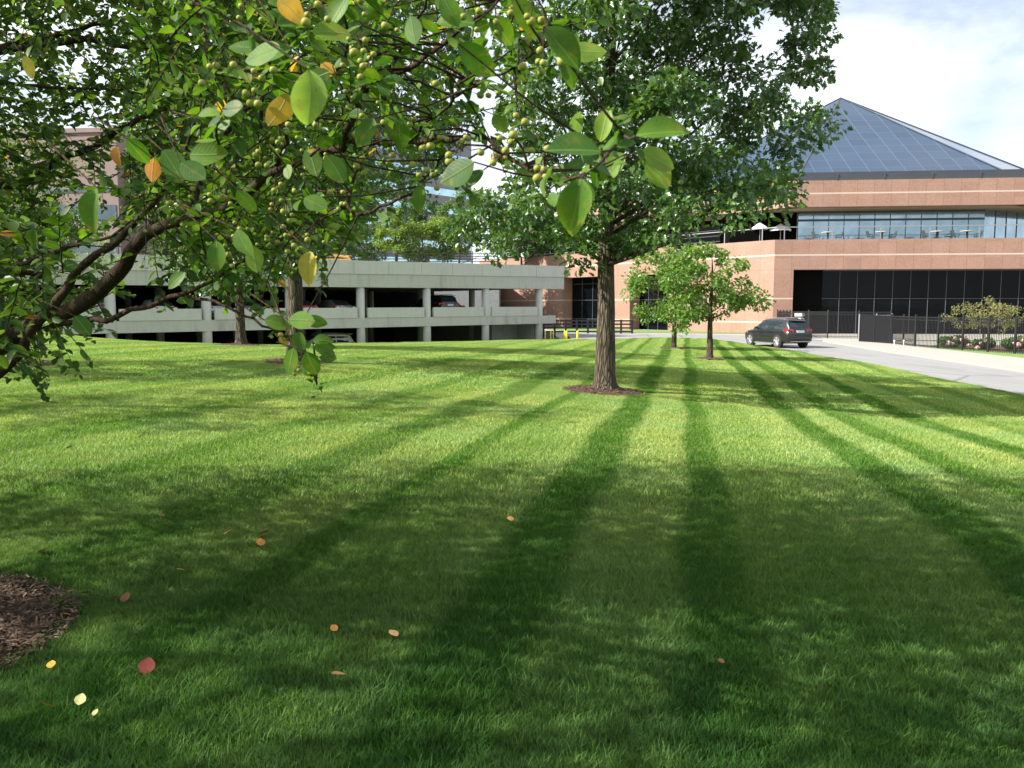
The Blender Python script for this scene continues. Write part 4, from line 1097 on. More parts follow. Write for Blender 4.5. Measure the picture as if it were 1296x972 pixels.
# young trees
C = clumps([(795,330), (830,312), (868,318), (888,345), (885,400), (862,418), (835,400), (805,412), (792,385), (800,360), (786,350)], 45, 1.7, 60, mind=.4)
tree('young_tree', (T2[0], T2[1], g1(*T2)), .13, 5.2, C, .19, 'youngleaf', 'farther of two young trees, darker trunk, crown joined to its neighbour', 'young tree', 'young trees near the drive', nl=70, crad=.5, z_first=2.0, limbs=16, flare=1.3)
C = clumps([(835,345), (860,318), (905,312), (945,335), (950,362), (975,392), (960,398), (935,385), (925,395), (905,402), (880,405), (850,395), (838,372)], 37, 1.5, 60, mind=.35)
tree('young_tree', (T3[0], T3[1], g1(*T3)), .14, 5.0, C, .18, 'youngleaf', 'nearer of two young trees, light green crown reaching towards the parked car', 'young tree', 'young trees near the drive', nl=75, crad=.45, z_first=2.0, limbs=16, flare=1.4)
# trees on the raised terrace behind the garage
def back_tree(px, Y, zb_, poly, mat, label, n_=45, nl=150, crad=.8, leaf=.26, r0=.15, top=None):
    x = P(px, 330, Y)[0]; C = clumps(poly, Y, 1.6, n_, mind=.6)
    tree('terrace_tree', (x, Y, zb_), r0, top or float(C[:, 2].max())-.5, C, leaf, mat, label, 'tree', 'trees behind the garage', nl=nl, crad=crad, kind='crab', z_first=zb_+1.5, limbs=12, flare=1.1)
back_tree(501, 100, 6, [(478,285), (500,262), (520,285), (522,310), (505,318), (480,312)], 'limeleaf', 'slim pale tree behind the garage with a bare lower stem', 26)
back_tree(535, 102, 6, [(505,300), (520,275), (550,270), (580,285), (590,325), (560,332), (515,330)], 'limeleaf', 'round light green tree behind the garage roof', 50)
back_tree(581, 99, 6, [(562,300), (560,262), (585,240), (620,245), (640,275), (650,308), (615,312), (590,300), (572,312)], 'farleaf', 'tree with forked pale stem behind the garage, beside the round light green one', 55)
back_tree(465, 104, 6, [(400,335), (405,285), (440,262), (475,275), (490,310), (480,332)], 'farleaf', 'green tree behind the garage, left of the slim pale tree', 60)
back_tree(660, 104, 6, [(625,320), (625,285), (660,272), (700,285), (712,315), (680,325)], 'oakleaf', 'dark green tree behind the garage near its right end', 50)
back_tree(530, 125, 6, [(500,285), (505,262), (530,254), (560,262), (575,290)], 'oakleaf', 'dark tree crown rising behind the round light green tree', 40)
def lawn_tree(px, Y, poly, mat, label, n_, nl, leaf, crad, r0, name='background_tree'):
    x = P(px, 430, Y)[0]; z = max(g1(x, Y), -1.3) if Y < 60 else -1.3; C = clumps(poly, Y, 2.2, n_, mind=crad*.6)
    tree(name, (x, Y, z), r0, float(C[:, 2].max())-.6, C, leaf, mat, label, 'tree', None, nl=nl, crad=crad, kind='crab', z_first=z+1.8, limbs=16, flare=1.2)
lawn_tree(50, 40.5, [(-60,120), (40,180), (90,270), (150,300), (140,340), (60,350), (-60,350)], 'limeleaf', 'yellow-green tree behind the crab apple at the left edge', 90, 60, .10, .6, .14)
lawn_tree(215, 99, [(120,230), (160,190), (260,180), (320,220), (330,300), (250,318), (150,318)], 'farleaf', 'green tree seen between the crab apple boughs, behind the garage roof', 90, 60, .3, 1.2, .2)
# second crab apple, left
q = rnd_unit(150)*(rng.uniform(.2, 1, (150, 1))**.45)*np.array([3.6, 3.0, 2.5]); Cc = q+np.array([CRAB2[0]-.6, CRAB2[1]-1.5, 4.6])
qx, qy = proj(Cc[:, 0], Cc[:, 1], Cc[:, 2]); Cc = Cc[(qx < 190) & (qy < 330)]
tree('crab_apple_tree', (CRAB2[0], CRAB2[1], g1(*CRAB2)), .12, 5.0, Cc, .075, 'crableaf', 'smaller-looking crab apple farther back at the left edge', 'crab apple tree', 'crab apple trees', nl=190, crad=.55, kind='crab', bark='crabbark', z_first=2.4, limbs=26, flare=1.3, lean=(.1, 0))
# ================================================================== NEAR CRAB APPLE
cz0 = g1(*CRAB)
crab = empty('crab_apple_tree', (CRAB[0], CRAB[1], cz0), 'near crab apple hung with green-yellow fruit, its boughs reaching in from the left', 'crab apple tree', 'crab apple trees')
fork = (CRAB[0]+.1, CRAB[1], cz0+.95)
mb = MB(); mb.tube([(CRAB[0], CRAB[1], cz0-.1), (CRAB[0], CRAB[1], cz0+.02), (CRAB[0]+.02, CRAB[1], cz0+.2), (CRAB[0]+.05, CRAB[1], cz0+.6), fork, (CRAB[0]+.08, CRAB[1]-.1, cz0+1.8), (CRAB[0]-.1, CRAB[1]-.2, cz0+2.9)], [.20, .17, .14, .13, .13, .09, .04], 18)
mb.build('trunk', M['crabbark'], crab, True, True)
LIMBS = {
 'main': [(20,425,3.5,.050), (100,385,3.2,.044), (150,345,3.0,.037), (182,297,2.8,.029), (235,278,2.6,.019), (296,257,2.4,.020), (348,218,2.2,.016), (400,195,2.05,.013), (436,180,1.95,.012), (454,125,1.85,.011), (485,99,1.75,.010), (528,80,1.65,.007), (590,30,1.5,.005), (640,-5,1.4,.003)],
 'low': [(0,472,3.3,.028), (40,418,3.1,.026), (75,380,3.0,.022), (100,342,2.9,.020), (150,300,2.75,.016), (182,268,2.6,.012), (215,230,2.4,.009), (240,175,2.3,.006), (262,120,2.2,.004)],
 'reach': [(65,410,3.1,.020), (120,406,3.0,.014), (180,390,2.8,.012), (230,372,2.6,.010), (285,345,2.4,.006), (310,325,2.3,.004)],
 'droop': [(232,372,2.6,.008), (270,383,2.5,.006), (310,400,2.4,.0055), (350,420,2.25,.005), (378,440,2.2,.004), (392,470,2.15,.003), (402,487,2.1,.0015)],
 'right': [(436,180,1.95,.010), (466,180,1.9,.009), (522,179,1.75,.008), (560,178,1.65,.007), (612,177,1.5,.005), (660,207,1.4,.004), (700,228,1.3,.0035), (730,222,1.2,.003), (752,208,1.15,.0025), (765,190,1.12,.002), (790,172,1.1,.0012)],
 'up1': [(522,179,1.75,.006), (543,154,1.65,.005), (593,114,1.5,.004), (649,86,1.4,.003), (700,50,1.3,.002)],
 'up2': [(485,99,1.75,.007), (500,72,1.72,.006), (513,50,1.7,.005), (537,6,1.6,.004), (560,-50,1.5,.003)],
 'up3': [(348,218,2.2,.012), (352,190,2.15,.010), (330,165,2.15,.008), (332,120,2.1,.006), (345,60,2.0,.005), (350,-20,1.9,.004)],
 'up4': [(348,218,2.2,.009), (362,180,2.1,.007), (372,140,2.0,.006), (420,100,1.9,.005), (440,50,1.8,.004), (430,-20,1.7,.003)],
 'sunlit': [(235,278,2.6,.016), (255,225,2.6,.014), (268,197,2.6,.0135), (282,175,2.55,.0125), (296,153,2.5,.011), (318,134,2.45,.009), (345,110,2.4,.006)],
 'tall': [(282,175,2.55,.009), (283,150,2.6,.011), (285,120,2.65,.011), (272,80,2.7,.010), (262,50,2.75,.009), (246,0,2.8,.008), (235,-60,2.9,.006)],
 'left1': [(60,350,3.3,.02), (20,340,3.2,.013), (62,322,3.1,.012), (93,310,3.0,.011), (142,297,2.9,.007), (175,275,2.8,.004)],
 'darkA': [(-60,240,4.0,.03), (30,232,4.1,.026), (75,200,4.1,.024), (110,190,4.1,.02), (150,165,4.1,.018), (190,145,4.1,.016), (240,125,4.1,.012), (290,105,4.1,.008)],
 'darkB': [(-60,70,4.4,.03), (40,60,4.4,.024), (108,50,4.4,.02), (160,60,4.4,.018), (200,58,4.4,.016), (245,45,4.4,.012), (290,20,4.4,.007)],
 'darkC': [(-60,60,4.6,.024), (60,48,4.6,.02), (130,28,4.6,.017), (165,23,4.5,.016), (215,20,4.5,.013), (250,14,4.5,.010), (300,-10,4.5,.006)],
 'darkD': [(-60,110,3.8,.014), (30,108,3.8,.011), (90,112,3.8,.009), (140,113,3.8,.007), (185,118,3.8,.004)],
 'twigR': [(466,180,1.9,.006), (440,265,1.85,.0055), (480,262,1.8,.005), (530,235,1.7,.004), (565,195,1.6,.003)],
}
lb = MB(); SK = []; SKR = []
def catmull(pts, k=4):
    pts = [Vector(p) for p in pts]; out = []
    for i in range(len(pts)-1):
        p0 = pts[max(i-1, 0)]; p1 = pts[i]; p2 = pts[i+1]; p3 = pts[min(i+2, len(pts)-1)]
        for j in range(k):
            t = j/k
            out.append(.5*((2*p1)+(p2-p0)*t+(2*p0-5*p1+4*p2-p3)*t*t+(3*p1-p0-3*p2+p3)*t**3))
    out.append(pts[-1]); return out
for nm, pl in LIMBS.items():
    pts = [P(a, b2, c) for a, b2, c, r_ in pl]; rad = [r_*.70 for *_, r_ in pl]
    if nm in ('main', 'low') or nm.startswith('dark'):
        s0 = fork if nm in ('main', 'low') else (CRAB[0]-.1, CRAB[1]-.1, cz0+1.9)
        if nm.startswith('dark'): s0 = (CRAB[0]+.0, CRAB[1]-.15, cz0+1.9+.3*('ADBC'.find(nm[-1])))
        pts = [s0]+pts; rad = [max(.060 if nm == 'main' else rad[0]*1.2, rad[0])]+rad
    sm = catmull(pts); rr = np.interp(np.linspace(0, len(pts)-1, len(sm)), range(len(pts)), rad)
    rr = [float(r_*(1+.05*math.sin(i*2.3))*(1+.05*(i % 4 == 0))) for i, r_ in enumerate(rr)]
    jit = [Vector(rng.normal(0, .0035*min(1, p.y/2), 3)) for p in sm]
    sm = [p+j for p, j in zip(sm, jit)]
    lb.tube(sm, rr, 9); SK += [tuple(p) for p in sm]; SKR += rr
SKA = np.array(SK)
LP, LD, LN, LS, LT = [], [], [], [], []
def leaf(p, d, nr, s, t): LP.append(p); LD.append(d); LN.append(nr); LS.append(s); LT.append(t)
def sprig(p, d, L, nleaf, ls, tube_r=.0022):
    """a twig with leaves set alternately along it"""
    p = np.array(p, float); d = np.array(d, float); d /= np.linalg.norm(d)
    bend = rng.normal(0, .25, 3)+np.array([0, 0, -.15]); pts = []
    for i in range(5):
        t = i/4; pts.append(p+d*L*t+bend*L*t*t*.5)
    lb.tube(pts, [tube_r*(1.3-.9*i/4) for i in range(5)], 4, cap=False)
    side = np.cross(d, np.array([0, 0, 1.0])); side /= np.linalg.norm(side)+1e-6
    for k in range(nleaf):
        t = (k+.6)/nleaf; q = p+d*L*t+bend*L*t*t*.5
        s = 1 if k % 2 else -1
        dd = d*.55+side*s*.8+rng.normal(0, .38, 3)+np.array([0, 0, -.18])
        nn = np.array([-.25, -.15, 1.0])+rng.normal(0, .5, 3)
        leaf(q, dd, nn, ls*rng.uniform(.65, 1.15), rng.uniform(0, .92) if rng.uniform() > .014 else .98)
# leafy twigs grown in the part of the crown seen from here
FAR_POLY = [(-420,-420), (330,-420), (330,60), (300,150), (290,250), (240,330), (185,300), (150,250), (135,205), (60,200), (60,260), (20,330), (70,350), (90,400), (30,440), (0,445), (-60,480), (-420,560)]
def scatter(poly, ntw, Y0, Y1, L, nleaf, ls, power=1.0, keep=None):
    k = 0; xs = [a for a, _ in poly]; ys = [b for _, b in poly]
    while k < ntw:
        px = rng.uniform(min(xs), max(xs)); py = rng.uniform(min(ys), max(ys))
        if not in_poly(np.array(px), np.array(py), poly): continue
        if keep and rng.uniform() > keep(px, py): continue
        Y = Y0+(Y1-Y0)*rng.uniform()**power; p = P(px, py, Y)
        d = rnd_unit(1)[0]*.8+np.array([.5, -.1, -.05])
        sprig(p, d, L*rng.uniform(.6, 1.2), nleaf, ls); k += 1
scatter(FAR_POLY, 3500, 3.4, 7.0, .34, 16, .048, keep=lambda x, y: .5 if (60 < x < 250 and 60 < y < 190) else 1)
scatter([(190,-60), (460,-60), (490,150), (425,235), (420,310), (330,325), (235,325), (190,280), (180,120)], 620, 3.0, 6.0, .3, 14, .046)
scatter([(-100,240), (60,260), (110,300), (150,330), (110,350), (90,400), (30,430), (-60,480), (-100,480)], 65, 2.4, 4.0, .28, 11, .05)
MID = [(180,-120), (760,-160), (760,0), (700,60), (655,110), (665,170), (640,215), (560,215), (500,170), (440,230), (430,300), (400,330), (330,335), (240,330), (200,300), (215,200), (180,100)]
scatter(MID, 210, 1.9, 3.4, .24, 13, .037, keep=lambda x, y: .25 if (x > 380 and y > 190) else (.55 if x > 560 else 1))
scatter([(240,-60), (720,-60), (720,20), (640,90), (560,170), (440,180), (340,250), (240,230)], 34, 1.35, 1.9, .18, 9, .038)
scatter([(160,230), (420,230), (430,310), (340,330), (240,330), (180,300)], 60, 2.1, 3.0, .2, 11, .038)
scatter([(90,380), (130,395), (150,350), (120,330)], 5, 3.0, 3.3, .12, 6, .045)
scatter([(200,335), (330,335), (320,350), (240,352)], 6, 2.5, 3.1, .14, 6, .045)
# crown outside the frame: above, left and behind, real mass that throws the near shade
for k in range(480):
    v = rnd_unit(1)[0]*(rng.uniform(.2, 1)**.4)*np.array([3.3, 2.7, 2.0]); p = np.array([-3.1, 4.0, 4.9])+v
    if p[1] > .3:
        a, b2 = proj(p[0], p[1], p[2])
        if -30 < a < 1330 and -30 < b2: continue
    if p[1] < .6 and abs(p[0]) < .8 and p[2] < 3.2: continue
    sprig(p, rnd_unit(1)[0]+np.array([0, 0, -.1]), .38, 13, .055, .003)
# leaves along the limbs themselves
for i in range(len(SKA)):
    if SKR[i] < .014 and SKA[i][1] > .9 and rng.uniform() < .95:
        dpx = proj(*SKA[i]); n_l = 2
        if 90 < dpx[0] < 345 and dpx[1] > 330: n_l = 0 if rng.uniform() < .75 else 1
        for _ in range(n_l): leaf(SKA[i]+rng.normal(0, .012, 3), rng.normal(0, 1, 3)+np.array([.3, 0, -.3]), np.array([-.3, -.3, 1])+rng.normal(0, .5, 3), rng.uniform(.020, .036), rng.uniform(0, .92))
# ---- near leaves one can make out singly: px, py (base), length px, tip angle, tint
HERO = [(391,88,66,-86,.72), (364,118,46,-108,.86), (352,-2,46,-40,.88), (372,-6,34,-80,.97), (350,32,44,28,.4), (395,42,46,15,.55), (355,60,52,190,.45), (368,62,48,-160,.3), (392,55,26,-20,.5), (470,38,44,190,.35), (473,150,40,-115,.35), (390,185,42,-70,.3),
 (412,195,44,-50,.35), (600,30,48,170,.3), (580,55,60,-35,.1), (620,20,44,-50,.45), (611,18,24,-95,.6), (690,35,62,-50,.25), (715,60,52,-15,.62), (712,70,40,-60,.3), (505,145,42,-95,.35), (537,120,30,-95,.45), (600,205,52,-150,.08), (612,215,36,-140,.08),
 (532,232,36,-88,.3), (724,178,36,75,.5), (760,180,44,78,.6), (760,192,66,178,.18), (805,172,66,8,.42), (812,190,52,-28,.55), (820,200,46,-58,.55), (792,195,40,-140,.45), (770,180,34,-5,.35), (728,214,36,190,.22), (735,226,64,-95,.4), (724,240,56,-82,.66), (742,205,30,-170,.2),
 (123,238,58,-108,.32), (160,175,38,-60,.25), (205,190,46,-48,.2), (240,196,46,-5,.4), (228,205,40,-35,.15), (275,305,38,-92,.35), (300,290,40,-70,.35), (318,310,36,-75,.5), (235,345,30,-140,.35), (393,318,44,-100,.80), (150,185,26,-100,.99), (195,200,30,-100,.97),
 (365,405,36,2,.4), (385,402,30,-25,.4), (372,440,36,-105,.42), (388,445,34,-80,.3), (396,432,26,8,.35), (398,440,28,-10,.4), (368,432,20,165,.86), (398,438,26,-12,.4), (335,405,34,-12,.42), (380,420,26,-100,.35), (404,452,22,-15,.35),
 (385,250,34,-30,.4), (300,240,34,-60,.4), (250,150,34,20,.45), (330,60,44,175,.3), (520,20,40,-80,.3), (560,-5,40,-60,.4), (650,-5,50,-50,.5), (440,-5,44,-120,.4), (470,90,32,-20,.4), (625,145,26,-60,.5), (655,215,34,-20,.4), (690,222,34,-15,.3),
 (45,290,26,-120,.2), (95,400,30,-60,.12), (30,70,28,-70,.80)]
HP, HD, HN, HS, HT = [], [], [], [], []
twig = lb
def nearest(p):
    j = int(np.argmin(((SKA-np.array(p))**2).sum(1))); return Vector(SKA[j])
for (px, py, lpx, ang, t) in HERO:
    L = .062 if lpx > 40 else .050
    Y = L*F/lpx
    Y = min(Y, 2.3)
    p = Vector(P(px, py, Y)); a = R(ang)
    d = Vector((math.cos(a), rng.uniform(-.35, .35), math.sin(a)))
    nr = Vector((rng.uniform(-.5, .2), -1, rng.uniform(.1, .8)))
    HP.append(p); HD.append(d); HN.append(nr); HS.append(Y*lpx/F); HT.append(t)
    q = nearest(p); L3 = (q-p).length
    if L3 < .26:
        mid = p.lerp(q, .5)+Vector((0, 0, -.03*L3)); twig.tube([q, mid, p], [.0022, .0016, .0011], 5, cap=False)
    else: twig.tube([p+Vector(rng.normal(0, .02, 3))+Vector((-.08, .05, .05)), p], [.0018, .001], 5, cap=False)
me = leaves_mesh('near_leaves', np.array(HP), np.array(HD), np.array(HN), np.array(HS), np.array(HT), 'hero')
link('near_leaves', me, M['heroleaf'], crab, True)
# mid-distance leaves with the same full outline
LPa = np.array(LP); dist = np.linalg.norm(LPa-np.array([0, 0, EYE]), axis=1)
LDa, LNa, LSa, LTa = np.array(LD), np.array(LN), np.array(LS), np.array(LT)
keep = dist > .8
near = keep & (dist < 3.0)
far_ = keep & ~near
tn = np.where(LTa > .95, .9, LTa**1.5*.62)
link('foliage', leaves_mesh('foliage', LPa[near], LDa[near], LNa[near], LSa[near], tn[near], 'hero'), M['heroleaf'], crab, True)
link('crown', leaves_mesh('crown', LPa[far_], LDa[far_], LNa[far_], LSa[far_], LTa[far_], 'crab'), M['crableaf'], crab, True)
# ---- crab apples
APC = [(283,92,1.35), (400,20,1.3), (445,12,1.4), (455,58,1.35), (470,85,1.4), (485,120,1.5), (440,118,1.6), (330,92,1.35), (322,128,1.35), (372,142,1.6), (330,200,1.9), (405,195,1.8), (350,240,1.9), (455,150,1.5), (520,160,1.6), (545,195,1.45),
 (575,180,1.45), (580,205,1.35), (540,218,1.5), (620,200,1.4), (650,195,1.35), (690,225,1.3), (660,85,1.35), (690,65,1.3), (612,118,1.5), (655,150,1.4), (600,20,1.35), (625,25,1.35), (680,20,1.3), (300,290,1.9), (340,300,2.0), (360,270,1.9), (270,245,1.9),
 (290,322,2.0), (250,225,2.1), (370,320,1.9), (225,250,2.1), (400,300,1.9), (240,330,2.3), (352,425,2.2), (388,468,2.15), (130,330,2.8), (180,335,2.6), (60,330,2.6), (150,285,2.4), (190,300,2.3), (455,205,1.7), (500,205,1.6), (430,75,1.5), (560,110,1.5), (500,40,1.5), (310,20,1.6), (350,180,1.8), (395,160,1.7), (245,290,2.2), (375,230,1.9), (425,250,1.8), (272,200,2.1)]
apm = MB(); k0 = 0; APS = []
for (px, py, Y) in APC:
    nn = int(rng.integers(3, 7)) if Y < 2.2 else 2
    anc = Vector(P(px+rng.uniform(-6, 6), py-rng.uniform(18, 34)*1.4/Y, Y)); q = nearest(anc)
    if (q-anc).length < .28: twig.tube([q, q.lerp(anc, .5)+Vector((0, 0, .01)), anc], [.0024, .002, .0014], 5, cap=False)
    for j in range(nn):
        c = Vector(P(px+rng.normal(0, 13)*1.35/Y, py+rng.normal(0, 11)*1.35/Y, Y+rng.uniform(-.05, .05)))
        r_ = rng.uniform(.0042, .0076)
        if any((c-a[0]).length < .013 for a in APS[-8:]): continue
        APS.append((c, r_)); twig.tube([anc, anc.lerp(c, .5)+Vector((0, 0, -.003)), c+Vector((0, 0, r_*.9))], [.0009, .0007, .0007], 4, cap=False)
lb.build('limbs', M['crabbark'], crab, True, True)
def apple_mesh(seed):
    bm = bmesh.new(); bmesh.ops.create_uvsphere(bm, u_segments=14, v_segments=10, radius=1)
    for v_ in bm.verts:
        r2 = math.hypot(v_.co.x, v_.co.y); v_.co.z *= .95
        if v_.co.z > .7: v_.co.z -= (v_.co.z-.7)*.55
        if v_.co.z < -.8: v_.co.z += .12*(1-r2)
    # calyx tuft at the bottom
    for k in range(5):
        a = k*2*math.pi/5
        vs_ = [bm.verts.new((.10*math.cos(a-.5), .10*math.sin(a-.5), -.84)), bm.verts.new((.10*math.cos(a+.5), .10*math.sin(a+.5), -.84)), bm.verts.new((.22*math.cos(a), .22*math.sin(a), -1.08))]
        bm.faces.new(vs_)
    for f in bm.faces: f.smooth = True
    me = bpy.data.meshes.new('crabapple'); bm.to_mesh(me); bm.free(); me.materials.append(M['apple']); return me
am = [apple_mesh(i) for i in range(3)]
APS.sort(key=lambda a: -a[1]/a[0].y)
for c, r_ in APS[:100]:
    o = bpy.data.objects.new('crabapple', am[int(rng.integers(3))]); COL.objects.link(o); o.parent = crab
    o.location = c-Vector(crab.location); o.scale = (r_, r_, r_); o.rotation_euler = (rng.uniform(-.5, .5), rng.uniform(-.5, .5), rng.uniform(0, 6))
V = []; Fs = []
src = am[0]; sv = np.array([v_.co[:] for v_ in src.vertices])
tri = [tuple(p.vertices) for p in src.polygons]
mb = MB()
for c, r_ in APS[100:]:
    b0 = len(mb.v); mb.v += [tuple(x) for x in (sv*r_+np.array(c))]; mb.uv += [(0, 0)]*len(sv); mb.f += [tuple(b0+i for i in t) for t in tri]
o = mb.build('crabapple_cluster', M['apple'], crab, True, True); o['kind'] = 'stuff'
# ================================================================== FLOWER SHRUBS, FEATHERY TREE
def shrub(px, py, wpx, hpx, Y, label, flowers):
    b = P(px, py, Y); wm = wpx/F*Y/2; hm = hpx/F*Y
    r = empty('flowering_shrub', (b[0], Y, .05), label, 'shrub', 'flowering shrubs behind the iron fence')
    n_ = 1500; q = rnd_unit(n_)*(rng.uniform(0, 1, (n_, 1))**.4)*np.array([wm, wm*.8, hm*.5]); q[:, 2] += hm*.52; q[:, 2] = np.maximum(q[:, 2], .05)
    q += .07*np.sin(q[:, [1, 2, 0]]*7)
    link('foliage', leaves_mesh('foliage', q, rnd_unit(n_)+q*.5, rnd_unit(n_)*.6+np.array([-.2, -.2, .8]), np.full(n_, .12), rng.uniform(0, .9, n_), 'crab'), M['farleaf'], r)
    m = MB()
    for k in range(6): a = k; m.tube([(0, 0, 0), (wm*.3*math.cos(a), wm*.3*math.sin(a), hm*.4), (wm*.6*math.cos(a), wm*.6*math.sin(a), hm*.75)], [.02, .012, .006], 5)
    m.build('stems', M['oakbark'], r)
    for (fx, fz, fr_) in flowers:
        m = MB(); cx, cz_ = fx*wm, fz*hm
        for k in range(46):
            v_ = rnd_unit(1)[0]; c = Vector((cx, -wm*.75, cz_))+Vector(v_)*fr_; u_ = Vector(v_).orthogonal().normalized()*.035; w_ = Vector(v_).cross(u_).normalized()*.035
            m.poly([c-u_-w_, c+u_-w_, c+u_+w_, c-u_+w_])
        m.build('flower_head', M['petal'], r)
shrub(1207, 441, 40, 15, 50.0, 'shrub with several pink flower heads, leftmost behind the fence', [(-.75, .5, .13), (-.5, .45, .12), (.05, .75, .1), (-.35, .9, .09), (.5, .3, .09), (.25, .9, .08)])
shrub(1245, 442.5, 30, 14, 48.6, 'shrub with one low pink flower, middle of the three', [(-.95, .15, .15), (-.3, .8, .07), (-.7, .6, .07)])
shrub(1284, 443.5, 34, 17, 47.2, 'shrub with pink flowers behind the last fence post, rightmost', [(-.2, .45, .17), (.1, .8, .08), (.6, .5, .1), (-.5, .6, .08)])
C = clumps([(1190,405), (1215,388), (1250,378), (1280,388), (1298,398), (1290,408), (1268,420), (1225,420), (1205,412)], 54, 1.5, 60, mind=.3)
x_ = P(1244, 440, 54)[0]
tree('small_feathery_tree', (x_, 54, .05), .07, 2.9, C, .10, 'drytree', 'low spreading tree with dry brownish-green foliage behind the iron fence', 'small tree', nl=60, crad=.35, kind='crab', z_first=1.1, limbs=22, flare=1.1)
# little markers on the verge
for px in (1141, 1153):
    p = P(px, 438.5, 52); o = empty('garden_light', (p[0], 53, .07), 'tiny pale path light on the verge, %s of two' % ('left' if px < 1145 else 'right'), 'path light', 'path lights by the fence')
    m = MB(); m.tube([(0, 0, 0), (0, 0, .28)], .03, 8); m.build('stem', M['tabletop'], o); m = MB(); m.tube([(0, 0, .28), (0, 0, .36)], [.07, .03], 10); m.build('cap', M['tabletop'], o)
# ================================================================== FALLEN LEAVES
LV = [(332,688,'tan',26), (330,699,'orange',18), (55,711,'orange',20), (230,735,'gold',16), (288,686,'tan',14), (427,711,'tan',14), (108,769,'brown',18), (160,771,'brown',20), (67,795,'red',16), (85,798,'rust',14), (187,863,'dark red',30), (428,877,'tan',26), (423,815,'orange',15),
      (498,822,'pale orange',20), (66,860,'bright orange',16), (61,917,'orange',22), (103,908,'pale yellow',20), (122,925,'pale yellow',12), (646,669,'light orange',14), (178,560,'red',9), (89,574,'brown',12), (269,508,'gold',8), (912,858,'brown',12), (204,663,'brown',12), (145,659,'tan',11), (397,507,'brown',7), (118,472,'tan',9), (620,640,'brown',8)]
LC = {'tan': (.36, .19, .07), 'orange': (.55, .24, .04), 'gold': (.5, .33, .05), 'brown': (.22, .10, .04), 'red': (.40, .06, .02), 'rust': (.35, .10, .03), 'dark red': (.20, .035, .02), 'pale orange': (.75, .42, .16), 'bright orange': (.8, .3, .03), 'pale yellow': (.55, .50, .20), 'light orange': (.7, .35, .1)}
LM = {k: simple('fallen_'+k.replace(' ', '_'), c, .7, .25, 90) for k, c in LC.items()}
T, Q, uv = leaf_template('crab'); T = T*np.array([1.25, 1, 1])
def whereis(px, py):
    if py > 820 and px < 250: return 'low in the near left corner'
    if px < 130 and py > 740: return 'on the near left mulch'
    if py < 600: return 'out on the lawn past the deep shade'
    if px > 560: return 'on the lawn right of centre'
    if px > 380: return 'on the near lawn left of centre'
    return 'on the shaded lawn to the left'
used = {}
for i, (px, py, c, wpx) in enumerate(LV):
    x, y, z = ground_hit(px, py); 
    s = wpx/F*math.hypot(y, 1.55)*.74
    V_ = T*s*np.array([1.1, 1, .9]); V_[:, 2] += .25*s*(T[:, 1]-.5)**2; me = np_mesh('fallen_leaf', V_-np.array([0, s*.5, 0]), Q, True, None, uv)
    o = link('fallen_leaf', me, LM[c]); o.location = (x, y, z+.062); o.rotation_euler = (rng.uniform(.2, .8), rng.uniform(-.5, .5), rng.uniform(0, 6.3))
    lab = '%s fallen leaf %s' % (c, whereis(px, py)); used.setdefault(lab, []).append((o, px, py))
for lab, lst in used.items():
    if len(lst) == 1: setp(lst[0][0], lab, 'fallen leaf', 'fallen leaves on the lawn'); continue
    lst.sort(key=lambda a: a[2])
    wd_ = ['farthest', 'nearest'] if len(lst) == 2 else ['farthest', 'middle', 'nearest'] if len(lst) == 3 else ['farthest', 'second farthest', 'second nearest', 'nearest']
    for (o, px, py), wq in zip(lst, wd_): setp(o, '%s %s' % (wq, lab), 'fallen leaf', 'fallen leaves on the lawn')
# ================================================================== GRASS
def tuft(name, size, nb, h, wd, dead=.06):
    x = rng.uniform(-.5, .5, nb)*size; y = rng.uniform(-.5, .5, nb)*size
    a = rng.uniform(0, 2*math.pi, nb); hh = h*rng.uniform(.45, 1.15, nb)*(1+.25*np.sin(x*40)*np.cos(y*37)); ln = hh*rng.uniform(.15, .85, nb); b3 = rng.uniform(0, 2*math.pi, nb)
    dx, dy = np.cos(a)*wd/2, np.sin(a)*wd/2; lx, ly = np.cos(b3)*ln, np.sin(b3)*ln
    z0 = np.full(nb, -.012)
    V = np.stack([np.stack([x-dx, y-dy, z0], 1), np.stack([x+dx, y+dy, z0], 1),
                  np.stack([x-dx*.8+lx*.35, y-dy*.8+ly*.35, hh*.55], 1), np.stack([x+dx*.8+lx*.35, y+dy*.8+ly*.35, hh*.55], 1),
                  np.stack([x+lx, y+ly, hh*.95], 1)], 1)
    i = (np.arange(nb)*5)[:, None]
    me = np_mesh(name, V.reshape(-1, 3), [i+np.array([[0, 1, 3, 2]]), i+np.array([[2, 3, 4]])], True, {'tint': np.repeat(np.where(rng.uniform(0, 1, nb) < dead, 1.0, rng.uniform(0, .92, nb)), 5)})
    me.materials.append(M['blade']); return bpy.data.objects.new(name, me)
variants = [tuft('tuft_a', .36, 2100, .046, .0036), tuft('tuft_b', .36, 1900, .052, .0038), tuft('tuft_c', .75, 1700, .055, .009), tuft('tuft_d', 1.5, 2200, .05, .018), tuft('tuft_e', .30, 140, .085, .0045, .02)]
def zone(y0, y1, step, side=1.0, pad=2.2):
    out = []
    y = y0
    while y < y1:
        hw_ = .66*max(y, 1)*side+pad
        x = -hw_
        while x < hw_:
            xx = x+rng.uniform(-.2, .2)*step; yy_ = y+rng.uniform(-.2, .2)*step
            if xx < road_edge(yy_)-step*.62 and yy_ < crest_y(xx)-(.2 if step < 1 else .3): out.append((xx, yy_))
            x += step
        y += step
    return np.array(out)
Z = [(zone(1.2, 6.5, .255), None), (zone(6.5, 17, .55), 2), (zone(17, 66, 1.12), 3)]
PTS, KIND = [], []
